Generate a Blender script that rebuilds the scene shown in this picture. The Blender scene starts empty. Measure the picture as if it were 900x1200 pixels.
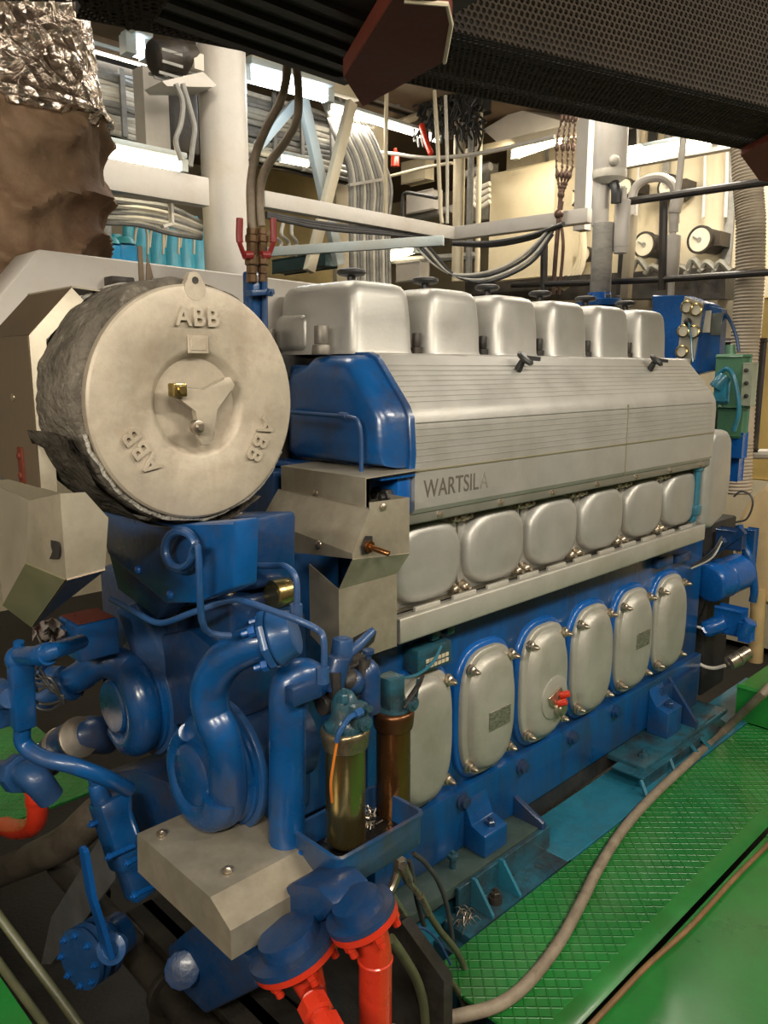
import bpy, bmesh, math, random
from mathutils import Vector, Matrix, noise
random.seed(4)
C = bpy.context.scene.collection
V = Vector
PI = math.pi
# ------------------------------------------------------------------ camera
CP = V((-1.364, -1.440, 1.55)); YAW = math.radians(45.69); PIT = math.radians(10.35); F = 920.
FW = V((math.cos(YAW)*math.cos(PIT), math.sin(YAW)*math.cos(PIT), -math.sin(PIT)))
RT = V((math.sin(YAW), -math.cos(YAW), 0)); UP = RT.cross(FW)
def A(px, py, **k):
    """a measured photo pixel turned into a point on the plane x=, y= or z="""
    d = FW + RT*((px-450)/F) + UP*((600-py)/F)
    (n, v), = k.items()
    i = 'xyz'.index(n)
    return CP + d*((v-CP[i])/d[i])
cam = bpy.data.cameras.new('camera'); co = bpy.data.objects.new('camera', cam); C.objects.link(co)
co.matrix_world = Matrix.Translation(CP) @ Matrix((RT, UP, -FW)).transposed().to_4x4()
cam.sensor_fit = 'VERTICAL'; cam.sensor_height = 36; cam.lens = F*36/1200; cam.clip_start = .02; cam.clip_end = 60
bpy.context.scene.camera = co

# ------------------------------------------------------------------ materials
def mat(name, col, rough=.5, metal=0., var=.25, vscale=6., dirt=None, damt=.35, dscale=4., bump=.08, bscale=60.,
        coat=0., stretch=None, dthr=.55, rvar=.15, spec=.5):
    m = bpy.data.materials.new(name); m.use_nodes = True
    nt = m.node_tree; N = nt.nodes; L = nt.links
    b = N['Principled BSDF']
    b.inputs['Metallic'].default_value = metal
    b.inputs['Coat Weight'].default_value = coat
    b.inputs['Coat Roughness'].default_value = .12
    b.inputs['Specular IOR Level'].default_value = spec
    tc = N.new('ShaderNodeTexCoord')
    mp = N.new('ShaderNodeMapping'); L.new(tc.outputs['Object'], mp.inputs[0])
    if stretch: mp.inputs['Scale'].default_value = stretch
    n1 = N.new('ShaderNodeTexNoise'); n1.inputs['Scale'].default_value = vscale; n1.inputs['Detail'].default_value = 6
    n1.inputs['Roughness'].default_value = .65
    L.new(mp.outputs[0], n1.inputs['Vector'])
    mr = N.new('ShaderNodeMapRange'); mr.inputs[1].default_value = .3; mr.inputs[2].default_value = .7
    mr.inputs[3].default_value = 1-var; mr.inputs[4].default_value = 1+var*.6
    L.new(n1.outputs[0], mr.inputs[0])
    vm = N.new('ShaderNodeVectorMath'); vm.operation = 'SCALE'; vm.inputs[0].default_value = col[:3]
    L.new(mr.outputs[0], vm.inputs['Scale'])
    out = vm.outputs[0]
    if dirt:
        n2 = N.new('ShaderNodeTexNoise'); n2.inputs['Scale'].default_value = dscale; n2.inputs['Detail'].default_value = 8
        n2.inputs['Roughness'].default_value = .7
        L.new(mp.outputs[0], n2.inputs['Vector'])
        r2 = N.new('ShaderNodeMapRange'); r2.inputs[1].default_value = dthr-.08; r2.inputs[2].default_value = dthr+.14
        r2.inputs[3].default_value = 0; r2.inputs[4].default_value = damt
        L.new(n2.outputs[0], r2.inputs[0])
        mx = N.new('ShaderNodeMix'); mx.data_type = 'RGBA'
        L.new(r2.outputs[0], mx.inputs['Factor']); L.new(out, mx.inputs['A']); mx.inputs['B'].default_value = (*dirt, 1)
        out = mx.outputs['Result']
    L.new(out, b.inputs['Base Color'])
    rr = N.new('ShaderNodeMapRange'); rr.inputs[3].default_value = max(.03, rough-rvar); rr.inputs[4].default_value = min(1, rough+rvar)
    L.new(n1.outputs[0], rr.inputs[0]); L.new(rr.outputs[0], b.inputs['Roughness'])
    if bump:
        n3 = N.new('ShaderNodeTexNoise'); n3.inputs['Scale'].default_value = bscale; n3.inputs['Detail'].default_value = 3
        L.new(mp.outputs[0], n3.inputs['Vector'])
        bp = N.new('ShaderNodeBump'); bp.inputs['Strength'].default_value = bump; bp.inputs['Distance'].default_value = .01
        L.new(n3.outputs[0], bp.inputs['Height']); L.new(bp.outputs[0], b.inputs['Normal'])
    return m
def emis(name, col, s):
    m = bpy.data.materials.new(name); m.use_nodes = True
    b = m.node_tree.nodes['Principled BSDF']
    b.inputs['Base Color'].default_value = (*col, 1)
    b.inputs['Emission Color'].default_value = (*col, 1); b.inputs['Emission Strength'].default_value = s
    return m
GR = (.05, .04, .03)
blue = mat('engine blue enamel', (.003, .070, .235), .3, 0, .3, 5, dirt=(.04, .033, .03), damt=.6, dscale=6, dthr=.54, bump=.12, bscale=35, coat=.22)
blue_b = mat('bright blue enamel', (.004, .09, .34), .28, 0, .2, 5, dirt=(.02, .04, .1), damt=.4, bump=.06, coat=.35)
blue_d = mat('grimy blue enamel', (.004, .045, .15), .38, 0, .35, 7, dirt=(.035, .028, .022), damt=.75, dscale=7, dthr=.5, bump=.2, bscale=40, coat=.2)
blue_l = mat('worn grey blue enamel', (.014, .075, .22), .4, 0, .3, 8, dirt=(.06, .05, .05), damt=.5, dthr=.52, bump=.15, coat=.2)
teal = mat('teal enamel', (.02, .165, .25), .35, 0, .35, 4, dirt=(.05, .045, .035), damt=.6, dscale=3.5, dthr=.55, bump=.15, bscale=25, coat=.3)
teal_b = mat('oily teal enamel', (.018, .105, .155), .3, 0, .4, 9, dirt=(.03, .022, .015), damt=.8, dscale=8, dthr=.48, bump=.2, coat=.3)
silver = mat('silver painted aluminium', (.43, .42, .39), .42, .5, .1, 8, dirt=(.30, .27, .21), damt=.35, dscale=3, dthr=.55, bump=.04, bscale=90)
silver2 = mat('silver painted cover', (.44, .425, .375), .45, .4, .12, 7, dirt=(.28, .25, .18), damt=.4, dscale=5, dthr=.55, bump=.05, bscale=80)
sheet = mat('worn sheet metal', (.40, .36, .28), .45, .5, .3, 6, dirt=(.2, .16, .1), damt=.5, dscale=4, dthr=.5, bump=.05, bscale=30)
sheet_br = mat('brown lacquered sheet metal', (.17, .13, .088), .4, .5, .18, 4, dirt=(.15, .1, .06), damt=.4, bump=.04)
sheet_ol = mat('olive bare sheet metal', (.27, .25, .15), .45, .35, .2, 4, bump=.03)
cast = mat('cast beige paint', (.42, .365, .285), .5, .2, .26, 9, dirt=(.26, .20, .14), damt=.75, dscale=7, dthr=.56, bump=.05, bscale=160)
wool = mat('dark mineral wool', (.12, .105, .085), .95, 0, .5, 14, dirt=(.4, .37, .3), damt=.5, dscale=45, dthr=.62, bump=.9, bscale=60, spec=.1)
woole = mat('frayed grey wool edge', (.33, .31, .27), .95, 0, .4, 30, bump=.9, bscale=90, spec=.1)
steel = mat('bare steel', (.45, .40, .33), .35, .9, .3, 20, dirt=(.2, .1, .05), damt=.5, dscale=20, bump=.05)
nutm = mat('nickel nut', (.50, .43, .33), .3, .85, .25, 30, dirt=(.18, .09, .04), damt=.5, dscale=25, bump=.03)
brass = mat('brass', (.46, .36, .15), .25, .95, .25, 6, dirt=(.2, .13, .05), damt=.5, dscale=6, bump=.03, stretch=(1, 1, .3))
copper = mat('tarnished bronze', (.32, .14, .05), .28, .9, .3, 6, dirt=(.10, .05, .02), damt=.6, dscale=7, bump=.03, stretch=(1, 1, .4))
black = mat('black rubber', (.02, .02, .02), .5, 0, .3, 10, bump=.05)
dark = mat('greasy dark metal', (.035, .032, .03), .5, .3, .5, 9, dirt=(.07, .05, .03), damt=.7, bump=.3, bscale=30)
white = mat('off white paint', (.52, .49, .45), .45, 0, .12, 5, dirt=(.35, .28, .2), damt=.45, dscale=5, dthr=.58, bump=.12, bscale=40)
whiteb = mat('pale blue grey paint', (.45, .52, .53), .45, 0, .2, 8, dirt=(.3, .24, .18), damt=.5, dthr=.52, bump=.1)
cream = mat('cream wall paint', (.58, .51, .37), .5, 0, .12, 3, dirt=(.42, .33, .2), damt=.35, dscale=4, dthr=.58, bump=.05, bscale=20)
tan = mat('tan paint', (.52, .37, .18), .4, 0, .15, 3, dirt=(.35, .22, .1), damt=.4, bump=.04)
tancloth = mat('tan canvas', (.60, .44, .24), .6, 0, .15, 3, dirt=(.35, .24, .12), damt=.3, bump=.15, bscale=12)
greyc = mat('grey cable sheath', (.24, .235, .22), .5, 0, .35, 15, bump=.05)
darkc = mat('dark cable sheath', (.05, .05, .052), .45, 0, .3, 15, bump=.03)
lightc = mat('pale cable sheath', (.55, .52, .45), .5, 0, .2, 12, bump=.03)
red = mat('red gloss enamel', (.62, .035, .012), .3, 0, .3, 8, dirt=(.2, .02, .01), damt=.5, dthr=.55, bump=.1, coat=.4)
dred = mat('dark red grip', (.25, .02, .02), .4, 0, .2, 12, bump=.05)
rust = mat('red primer steel', (.13, .028, .016), .7, 0, .35, 5, dirt=(.05, .018, .012), damt=.5, bump=.1, spec=.2)
green_b = mat('green machine enamel', (.06, .16, .09), .4, 0, .25, 8, dirt=(.04, .05, .03), damt=.5, bump=.08)
greenp = mat('green box enamel', (.014, .20, .03), .35, 0, .25, 5, dirt=(.03, .1, .02), damt=.4, bump=.08, coat=.3)
hosem = mat('greyish rubber hose', (.27, .22, .16), .6, 0, .25, 18, dirt=(.12, .07, .04), damt=.6, dscale=16, bump=.15, bscale=100)
brhose = mat('brown slim hose', (.22, .12, .05), .5, 0, .3, 12, dirt=(.08, .05, .02), damt=.6, bump=.08)
olhose = mat('olive hydraulic hose', (.10, .105, .055), .4, 0, .3, 15, bump=.08)
orangec = mat('orange wire', (.55, .16, .02), .4, 0, .1, 10, bump=0)
plate_m = mat('stamped nameplate', (.36, .34, .28), .35, .6, .6, 60, dirt=(.10, .10, .085), damt=.5, dscale=70, dthr=.5, bump=.1, stretch=(1, 1, 3))
paint_w = mat('white dial', (.60, .56, .45), .4, 0, .1, 10, bump=0)
glassm = mat('grey instrument glass', (.10, .11, .1), .1, 0, .2, 10, bump=0)
tealbot = mat('teal cylinder paint', (.05, .33, .42), .35, 0, .2, 8, dirt=(.03, .12, .16), damt=.5, bump=.05)
cyanbot = mat('sky blue drum paint', (.03, .30, .62), .35, 0, .15, 8, bump=.04)
rag_m = mat('patterned rag', (.60, .55, .50), .9, 0, .3, 18, dirt=(.5, .08, .06), damt=1, dscale=9, dthr=.56, bump=.2, spec=.1)
letter = mat('dark worn lettering', (.10, .085, .07), .6, 0, .2, 30, bump=0)
hull = mat('dark hull paint', (.028, .025, .022), .7, 0, .5, 3, dirt=(.02, .02, .02), damt=.6, bump=.2)
brownceil = mat('brown ceiling lining', (.16, .11, .065), .7, 0, .35, 3, bump=.1)
tube_w = emis('daylight tube', (.78, .9, 1.), 22)
tube_y = emis('warm tube', (1., .86, .55), 16)
lamp_e = emis('ceiling tube', (1., .90, .72), 14)

def ribbed():
    m = mat('ribbed aluminium panel', (.60, .575, .50), .36, .55, .1, 8, dirt=(.30, .27, .21), damt=.35, dscale=3, dthr=.55, bump=.03)
    return m
def foil_mat():
    m = mat('crumpled aluminium foil', (.62, .54, .47), .2, .95, .35, 9, dirt=(.35, .22, .15), damt=.5, bump=0)
    nt = m.node_tree; N = nt.nodes; L = nt.links
    tc = N.new('ShaderNodeTexCoord'); v = N.new('ShaderNodeTexVoronoi'); v.inputs['Scale'].default_value = 26; v.feature = 'F1'
    v2 = N.new('ShaderNodeTexNoise'); v2.inputs['Scale'].default_value = 12; v2.inputs['Detail'].default_value = 8; v2.inputs['Distortion'].default_value = 1.5
    L.new(tc.outputs['Object'], v.inputs['Vector']); L.new(tc.outputs['Object'], v2.inputs['Vector'])
    ad = N.new('ShaderNodeMath'); ad.operation = 'ADD'; L.new(v.outputs['Distance'], ad.inputs[0]); L.new(v2.outputs[0], ad.inputs[1])
    bp = N.new('ShaderNodeBump'); bp.inputs['Strength'].default_value = .9; bp.inputs['Distance'].default_value = .03
    L.new(ad.outputs[0], bp.inputs['Height']); L.new(bp.outputs[0], N['Principled BSDF'].inputs['Normal'])
    return m
foil = foil_mat()
blanket = mat('brown insulation blanket', (.20, .13, .08), .75, 0, .3, 5, dirt=(.08, .03, .018), damt=.7, dscale=3, dthr=.55, bump=.35, bscale=50, spec=.2)
def tread():
    m = mat('green tread plate', (.015, .185, .034), .3, 0, .3, 3, dirt=(.02, .09, .012), damt=.55, dscale=2.2, dthr=.53, bump=0, coat=.4)
    nt = m.node_tree; N = nt.nodes; L = nt.links
    tc = N.new('ShaderNodeTexCoord'); mp = N.new('ShaderNodeMapping'); L.new(tc.outputs['Object'], mp.inputs[0])
    mp.inputs['Rotation'].default_value = (0, 0, math.radians(45)); mp.inputs['Scale'].default_value = (32, 32, 32)
    w = []
    sp = N.new('ShaderNodeSeparateXYZ'); L.new(mp.outputs[0], sp.inputs[0])
    for i in (0, 1):
        f = N.new('ShaderNodeMath'); f.operation = 'PINGPONG'; f.inputs[1].default_value = .5; L.new(sp.outputs[i], f.inputs[0])
        r = N.new('ShaderNodeMapRange'); r.interpolation_type = 'SMOOTHSTEP'; r.inputs[1].default_value = 0; r.inputs[2].default_value = .13
        r.inputs[3].default_value = 1; r.inputs[4].default_value = 0; L.new(f.outputs[0], r.inputs[0]); w.append(r)
    mxx = N.new('ShaderNodeMath'); mxx.operation = 'MAXIMUM'; L.new(w[0].outputs[0], mxx.inputs[0]); L.new(w[1].outputs[0], mxx.inputs[1])
    nz = N.new('ShaderNodeTexNoise'); nz.inputs['Scale'].default_value = 9; L.new(tc.outputs['Object'], nz.inputs['Vector'])
    ad = N.new('ShaderNodeMath'); ad.operation = 'MULTIPLY_ADD'; ad.inputs[1].default_value = 1.; L.new(mxx.outputs[0], ad.inputs[0]); L.new(nz.outputs[0], ad.inputs[2])
    bp = N.new('ShaderNodeBump'); bp.inputs['Strength'].default_value = .75; bp.inputs['Distance'].default_value = .004
    L.new(ad.outputs[0], bp.inputs['Height']); L.new(bp.outputs[0], N['Principled BSDF'].inputs['Normal'])
    return m
green = tread()
gslab = mat('oily grey green slab', (.055, .085, .075), .35, 0, .35, 6, dirt=(.03, .03, .02), damt=.7, bump=.15, coat=.2)
green_s = mat('smooth green deck enamel', (.015, .18, .032), .3, 0, .25, 3, dirt=(.02, .07, .012), damt=.55, dscale=2.5, dthr=.51, bump=.12, bscale=14, coat=.15)
def perf():
    m = mat('perforated brown plate', (.028, .021, .014), .7, 0, .5, 7, dirt=(.04, .028, .018), damt=.4, bump=.1, spec=.1)
    nt = m.node_tree; N = nt.nodes; L = nt.links
    b = N['Principled BSDF']; out = N['Material Output']
    tc = N.new('ShaderNodeTexCoord'); sp = N.new('ShaderNodeSeparateXYZ'); L.new(tc.outputs['Object'], sp.inputs[0])
    yz = N.new('ShaderNodeMath'); yz.operation = 'ADD'; L.new(sp.outputs[1], yz.inputs[0]); L.new(sp.outputs[2], yz.inputs[1])
    cb = N.new('ShaderNodeCombineXYZ'); L.new(sp.outputs[0], cb.inputs[0]); L.new(yz.outputs[0], cb.inputs[1])
    s = .0145; ds = []
    for off in (0., .5):
        mp = N.new('ShaderNodeMapping'); mp.inputs['Scale'].default_value = (1/s, 1/(s*1.732), 0); mp.inputs['Location'].default_value = (off, off, 0)
        L.new(cb.outputs[0], mp.inputs[0])
        fr = N.new('ShaderNodeVectorMath'); fr.operation = 'FRACTION'; L.new(mp.outputs[0], fr.inputs[0])
        sb = N.new('ShaderNodeVectorMath'); sb.operation = 'SUBTRACT'; sb.inputs[1].default_value = (.5, .5, 0); L.new(fr.outputs[0], sb.inputs[0])
        ml = N.new('ShaderNodeVectorMath'); ml.operation = 'MULTIPLY'; ml.inputs[1].default_value = (1, 1.732, 0); L.new(sb.outputs[0], ml.inputs[0])
        ln = N.new('ShaderNodeVectorMath'); ln.operation = 'LENGTH'; L.new(ml.outputs[0], ln.inputs[0]); ds.append(ln.outputs['Value'])
    mn = N.new('ShaderNodeMath'); mn.operation = 'MINIMUM'; L.new(ds[0], mn.inputs[0]); L.new(ds[1], mn.inputs[1])
    lt = N.new('ShaderNodeMath'); lt.operation = 'LESS_THAN'; lt.inputs[1].default_value = .35; L.new(mn.outputs[0], lt.inputs[0])
    tr = N.new('ShaderNodeBsdfTransparent'); ms = N.new('ShaderNodeMixShader')
    L.new(lt.outputs[0], ms.inputs[0]); L.new(b.outputs[0], ms.inputs[1]); L.new(tr.outputs[0], ms.inputs[2]); L.new(ms.outputs[0], out.inputs[0])
    return m
perfm = perf()
streak = mat('streaked blue enamel', (.003, .070, .235), .3, 0, .35, 7, dirt=(.02, .035, .07), damt=.7, dscale=9, dthr=.5, bump=.12, bscale=25, coat=.3, stretch=(1, 1, .22))

# ------------------------------------------------------------------ mesh builder
def basis(d):
    d = V(d).normalized()
    a = V((0, 0, 1)) if abs(d.z) < .9 else V((1, 0, 0))
    u = a.cross(d).normalized(); v = d.cross(u)
    return u, v, d
class MB:
    def __init__(s): s.bm = bmesh.new()
    def box(s, a, b, bev=0., seg=2, M=None):
        a, b = V(a), V(b)
        r = bmesh.ops.create_cube(s.bm, size=1)
        vs = r['verts']; c = (a+b)/2; d = b-a
        for v in vs:
            v.co = V((c.x+v.co.x*d.x, c.y+v.co.y*d.y, c.z+v.co.z*d.z))
        if bev:
            es = list({e for v in vs for e in v.link_edges})
            g = bmesh.ops.bevel(s.bm, geom=es, offset=min(bev, abs(d.x)*.49, abs(d.y)*.49, abs(d.z)*.49), segments=seg, affect='EDGES', profile=.5)
            vs = [v for v in g['verts']]
        if M:
            for v in set(vs): v.co = M @ v.co
        return s
    def bar(s, p0, p1, w, h, upv=(0, 0, 1), bev=0.):
        """a rectangular bar from p0 to p1, w wide, h high"""
        p0, p1 = V(p0), V(p1); d = (p1-p0); L_ = d.length; d.normalize()
        u = V(upv); sd = d.cross(u).normalized(); u = sd.cross(d)
        M = Matrix((d, sd, u)).transposed().to_4x4(); M.translation = (p0+p1)/2
        return s.box((-L_/2, -w/2, -h/2), (L_/2, w/2, h/2), bev, M=M)
    def loft(s, rings, cap=True, close=True):
        R = [[s.bm.verts.new(p) for p in r] for r in rings]
        n = len(R[0])
        for a, b in zip(R, R[1:]):
            for i in range(n if close else n-1):
                j = (i+1) % n
                try: s.bm.faces.new((a[i], a[j], b[j], b[i]))
                except ValueError: pass
        if cap:
            for r in (list(reversed(R[0])), R[-1]):
                try: s.bm.faces.new(r)
                except ValueError: pass
        return s
    def cyl(s, p0, p1, r0, r1=None, n=20, bev=0.):
        p0, p1 = V(p0), V(p1); r1 = r0 if r1 is None else r1
        u, v, d = basis(p1-p0)
        def ring(c, r): return [c+(u*math.cos(2*PI*i/n)+v*math.sin(2*PI*i/n))*r for i in range(n)]
        if bev:
            return s.loft([ring(p0, r0-bev), ring(p0+d*bev*.3, r0-bev*.3), ring(p0+d*bev, r0), ring(p1-d*bev, r1), ring(p1-d*bev*.3, r1-bev*.3), ring(p1, r1-bev)])
        return s.loft([ring(p0, r0), ring(p1, r1)])
    def lathe(s, o, ax, prof, n=40):
        """prof: (distance along axis, radius)"""
        u, v, d = basis(ax); o = V(o)
        return s.loft([[o+d*t+(u*math.cos(2*PI*i/n)+v*math.sin(2*PI*i/n))*max(r, .0004) for i in range(n)] for t, r in prof])
    def tube(s, pts, r, n=10, smooth=True, sub=6, rib=None):
        pts = [V(p) for p in pts]
        rs = r if isinstance(r, (list, tuple)) else [r]*len(pts)
        if smooth and len(pts) > 2:
            q, qr = [], []
            P = [pts[0]*2-pts[1]] + pts + [pts[-1]*2-pts[-2]]
            for i in range(1, len(P)-2):
                p0, p1, p2, p3 = P[i-1:i+3]
                for k in range(sub):
                    t = k/sub
                    q.append(.5*((2*p1)+(p2-p0)*t+(2*p0-5*p1+4*p2-p3)*t*t+(3*p1-3*p2+p3-p0)*t**3))
                    qr.append(rs[i-1]*(1-t)+rs[i]*t)
            q.append(pts[-1]); qr.append(rs[-1]); pts, rs = q, qr
        T = []
        for i in range(len(pts)):
            a = pts[max(i-1, 0)]; b = pts[min(i+1, len(pts)-1)]; T.append((b-a).normalized())
        u, v, d = basis(T[0]); rings = []
        for i, p in enumerate(pts):
            if i:
                ax = T[i-1].cross(T[i])
                if ax.length > 1e-6:
                    M = Matrix.Rotation(T[i-1].angle(T[i]), 3, ax.normalized()); u = M @ u
            u = (u - T[i]*u.dot(T[i])).normalized(); v = T[i].cross(u)
            rr = rs[i]
            rings.append([p+(u*math.cos(2*PI*k/n)+v*math.sin(2*PI*k/n))*rr for k in range(n)])
        return s.loft(rings)
    def prism(s, pts, ext, bev=0., seg=2):
        """flat outline swept by the vector ext"""
        pts = [V(p) for p in pts]; e = V(ext)
        a = [s.bm.verts.new(p) for p in pts]; b = [s.bm.verts.new(p+e) for p in pts]
        n = len(pts); fs = []
        for i in range(n):
            j = (i+1) % n; fs.append(s.bm.faces.new((a[i], a[j], b[j], b[i])))
        fs.append(s.bm.faces.new(list(reversed(a)))); fs.append(s.bm.faces.new(b))
        if bev:
            es = list({ed for f in fs for ed in f.edges})
            bmesh.ops.bevel(s.bm, geom=es, offset=bev, segments=seg, affect='EDGES', profile=.5)
        return s
    def hexnut(s, p, d, r, h, cap=True, n=6):
        u, v, d = basis(d); p = V(p)
        ring = lambda t, q: [p+d*t+(u*math.cos(2*PI*i/n)+v*math.sin(2*PI*i/n))*q for i in range(n)]
        s.loft([ring(0, r), ring(h*.85, r), ring(h, r*.82)])
        if cap: s.cyl(p+d*h, p+d*h*1.6, r*.45, r*.35, 10)
        return s
    def ball(s, c, r, sc=(1, 1, 1), n=16):
        g = bmesh.ops.create_uvsphere(s.bm, u_segments=n, v_segments=n//2+2, radius=1)
        for v in g['verts']: v.co = V(c)+V((v.co.x*r*sc[0], v.co.y*r*sc[1], v.co.z*r*sc[2]))
        return s
    def shell(s, quads, t=.003):
        """folded sheet: list of polygons (world points), solidified later"""
        vd = {}
        def gv(p):
            k = tuple(round(c, 4) for c in p)
            if k not in vd: vd[k] = s.bm.verts.new(p)
            return vd[k]
        for q in quads: s.bm.faces.new([gv(p) for p in q])
        bmesh.ops.recalc_face_normals(s.bm, faces=s.bm.faces[:])
        bmesh.ops.solidify(s.bm, geom=s.bm.faces[:], thickness=t)
        return s
def link(name, mesh, parent=None):
    o = bpy.data.objects.new(name, mesh); C.objects.link(o)
    if parent: o.parent = parent
    return o
def worldloc(o):
    l = V(o.get('_loc', (0, 0, 0))); return l
def obj(name, mb, m, parent=None, ang=35, origin=None, label=None):
    bm = mb.bm
    bmesh.ops.recalc_face_normals(bm, faces=bm.faces[:])
    loc = V((0, 0, 0))
    if parent is not None: loc = ROOT[parent.name]
    else:
        lo = V([min(v.co[i] for v in bm.verts) for i in range(3)]); hi = V([max(v.co[i] for v in bm.verts) for i in range(3)])
        loc = V(((lo.x+hi.x)/2, (lo.y+hi.y)/2, lo.z))
    if loc.length: bmesh.ops.translate(bm, verts=bm.verts[:], vec=-loc)
    me = bpy.data.meshes.new(name); bm.to_mesh(me); bm.free()
    me.materials.append(m)
    for p in me.polygons: p.use_smooth = True
    me.set_sharp_from_angle(angle=math.radians(ang))
    o = link(name, me, parent)
    if parent is None: o.location = loc
    ROOT[o.name] = loc
    if label: o['label'] = label
    return o
ROOT = {}
def tag(o, label, cat, group=None, kind=None):
    o['label'] = label; o['category'] = cat
    if group: o['group'] = group
    if kind: o['kind'] = kind
    return o
def thing(name, label, cat, loc=(0, 0, 0), group=None, rotz=0.):
    o = bpy.data.objects.new(name, None); C.objects.link(o); o.location = loc; o.empty_display_size = .05
    tag(o, label, cat, group)
    ROOT[o.name] = V(loc)
    if rotz: o.rotation_euler.z = rotz; ROOT[o.name] = V((0, 0, 0))
    return o
def struct(name, mb, m): o = obj(name, mb, m); o['kind'] = 'structure'; return o
def kids(o): return [c for c in C.objects if c.parent == o]
def copy_tree(o, parent=None, off=None):
    ch = kids(o)
    c = o.copy(); C.objects.link(c); c.parent = parent
    if off is not None: c.location = o.location + V(off)
    ROOT[c.name] = ROOT[o.name] + (V(off) if off is not None else V((0, 0, 0)))
    for k in ch: copy_tree(k, c)
    return c
def super2(a, b, n, k=48):
    out = []
    for i in range(k):
        t = 2*PI*i/k; c, s_ = math.cos(t), math.sin(t)
        out.append((a*math.copysign(abs(c)**(2/n), c), b*math.copysign(abs(s_)**(2/n), s_)))
    return out
def text_mesh(name, txt, size, depth, M, m, parent, spacing=1., bev=0., sx=1., off=0.):
    cu = bpy.data.curves.new(name, 'FONT'); cu.body = txt; cu.size = size; cu.extrude = depth/2; cu.align_x = 'CENTER'; cu.align_y = 'CENTER'
    cu.space_character = spacing; cu.bevel_depth = bev; cu.offset = off
    t = bpy.data.objects.new(name, cu); C.objects.link(t)
    bpy.context.view_layer.update()
    me = bpy.data.meshes.new_from_object(t.evaluated_get(bpy.context.evaluated_depsgraph_get()))
    bpy.data.objects.remove(t)
    me.transform(Matrix.Diagonal((sx, 1, 1, 1))); me.transform(Matrix.Translation(-ROOT[parent.name]) @ M)
    me.materials.clear(); me.materials.append(m)
    o = link(name, me, parent); ROOT[o.name] = ROOT[parent.name]
    return o
exec_parts = []
# ================================================================== SETTING
b = MB(); b.box((-4, -5, -.75), (7, 6.5, -.65)); struct('floor', b, mat('oily bilge floor', (.008, .007, .006), .5, 0, .5, 3, bump=.2))
b = MB(); b.box((-4, -5, 3.6), (7, 6.5, 3.7)); struct('ceiling', b, brownceil)
b = MB(); b.box((6.0, -5, -.65), (6.1, 6.5, 3.6)); struct('wall_right', b, cream)
b = MB(); b.box((-4, 6.0, -.65), (6.0, 6.1, 3.6)); struct('wall_back', b, cream)
b = MB(); b.box((-4.1, -5, -.65), (-4, 6.1, 3.6)); struct('wall_left', b, cream)
b = MB(); b.box((-4, -5.1, -.65), (6, -5, 3.6)); struct('wall_front', b, cream)

def deck(name, label, x0, x1, y0, y1, m, gutter=None):
    b = MB(); b.box((x0, y0, -.012), (x1, y1, 0), .003, 1)
    t = obj(name, b, m); tag(t, label, 'deck plate'); return t
# green tread plates beside the engine: edge flange, gap, second plate
b = MB()
b.box((-.02, -.545, -.012), (2.18, -.232, 0), .002, 1)
d = obj('deck_plate', b, green); tag(d, 'green diamond tread plate between the teal engine bed and the narrow black gap', 'deck plate')
b = MB(); b.prism([(-.02, -.545, 0), (-.02, -.575, -.006), (-.02, -.592, -.016), (-.02, -.590, -.020), (-.02, -.545, -.012)], (2.2, 0, 0))
o = obj('deck_edge_strip', b, green_s); tag(o, 'smooth green sloping edge strip along the black gap in the deck', 'edge strip')
b = MB(); b.box((-.6, -1.6, -.022), (1.25, -.610, -.01), .002, 1)
d = obj('deck_plate', b, green_s); tag(d, 'worn green deck plate under the slim brown hose, lower right corner', 'deck plate')
b = MB(); b.box((1.256, -1.6, -.022), (4.5, -.610, -.01), .002, 1)
d = obj('deck_plate', b, green_s); tag(d, 'green deck plate at the right edge of the photo beyond the seam', 'deck plate')
b = MB(); b.box((2.19, -.6, -.012), (4.5, -.40, .0), .002, 1)
d = obj('deck_plate', b, green); tag(d, 'far green deck plate in front of the green box', 'deck plate')
b = MB(); b.box((-1.6, 1.25, -.012), (-.2, 2.6, 0), .002, 1)
d = obj('deck_plate', b, green); tag(d, 'green deck plate seen beyond the pumps at the left edge', 'deck plate')
# green box at right
q = A(864, 843, z=0); b = MB(); b.box(q, q+V((1.6, -.30, .155)), .012)
gb = obj('step_box', b, greenp); tag(gb, 'solid green painted step box on the deck at the right edge', 'step box')

# ================================================================== ENGINE
eng = thing('diesel_engine', 'long blue six-cylinder marine diesel engine with silver covers and lettered side panel', 'engine', (1, .4, .04))
b = MB()
b.box((-.02, 0, .04), (2.02, .9, .93), .008)
b.box((-.02, -.028, .085), (2.02, .05, .285), .006)
b.box((-.0, .0, .90), (1.99, .85, 1.42), .01); b.box((0, .10, 1.4), (1.99, .85, 1.56), .01)
b.box((-.18, .10, .35), (-.02, .85, 1.10), .02); b.box((-.12, .26, 1.0), (.0, .85, 1.28), .01)
obj('engine_block', b, streak, eng)
b = MB(); b.box((-.02, -.012, .004), (2.02, .05, .09)); obj('shadow_gap_strip', b, dark, eng)  # dark strip put in as the shadow gap below the skirt
b = MB()
b.box((-.06, .33, 1.26), (1.95, .8, 1.588), .01); b.box((.06, .075, 1.55), (1.95, .4, 1.588), .01)
obj('cylinder_head_deck', b, dark, eng)
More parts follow.
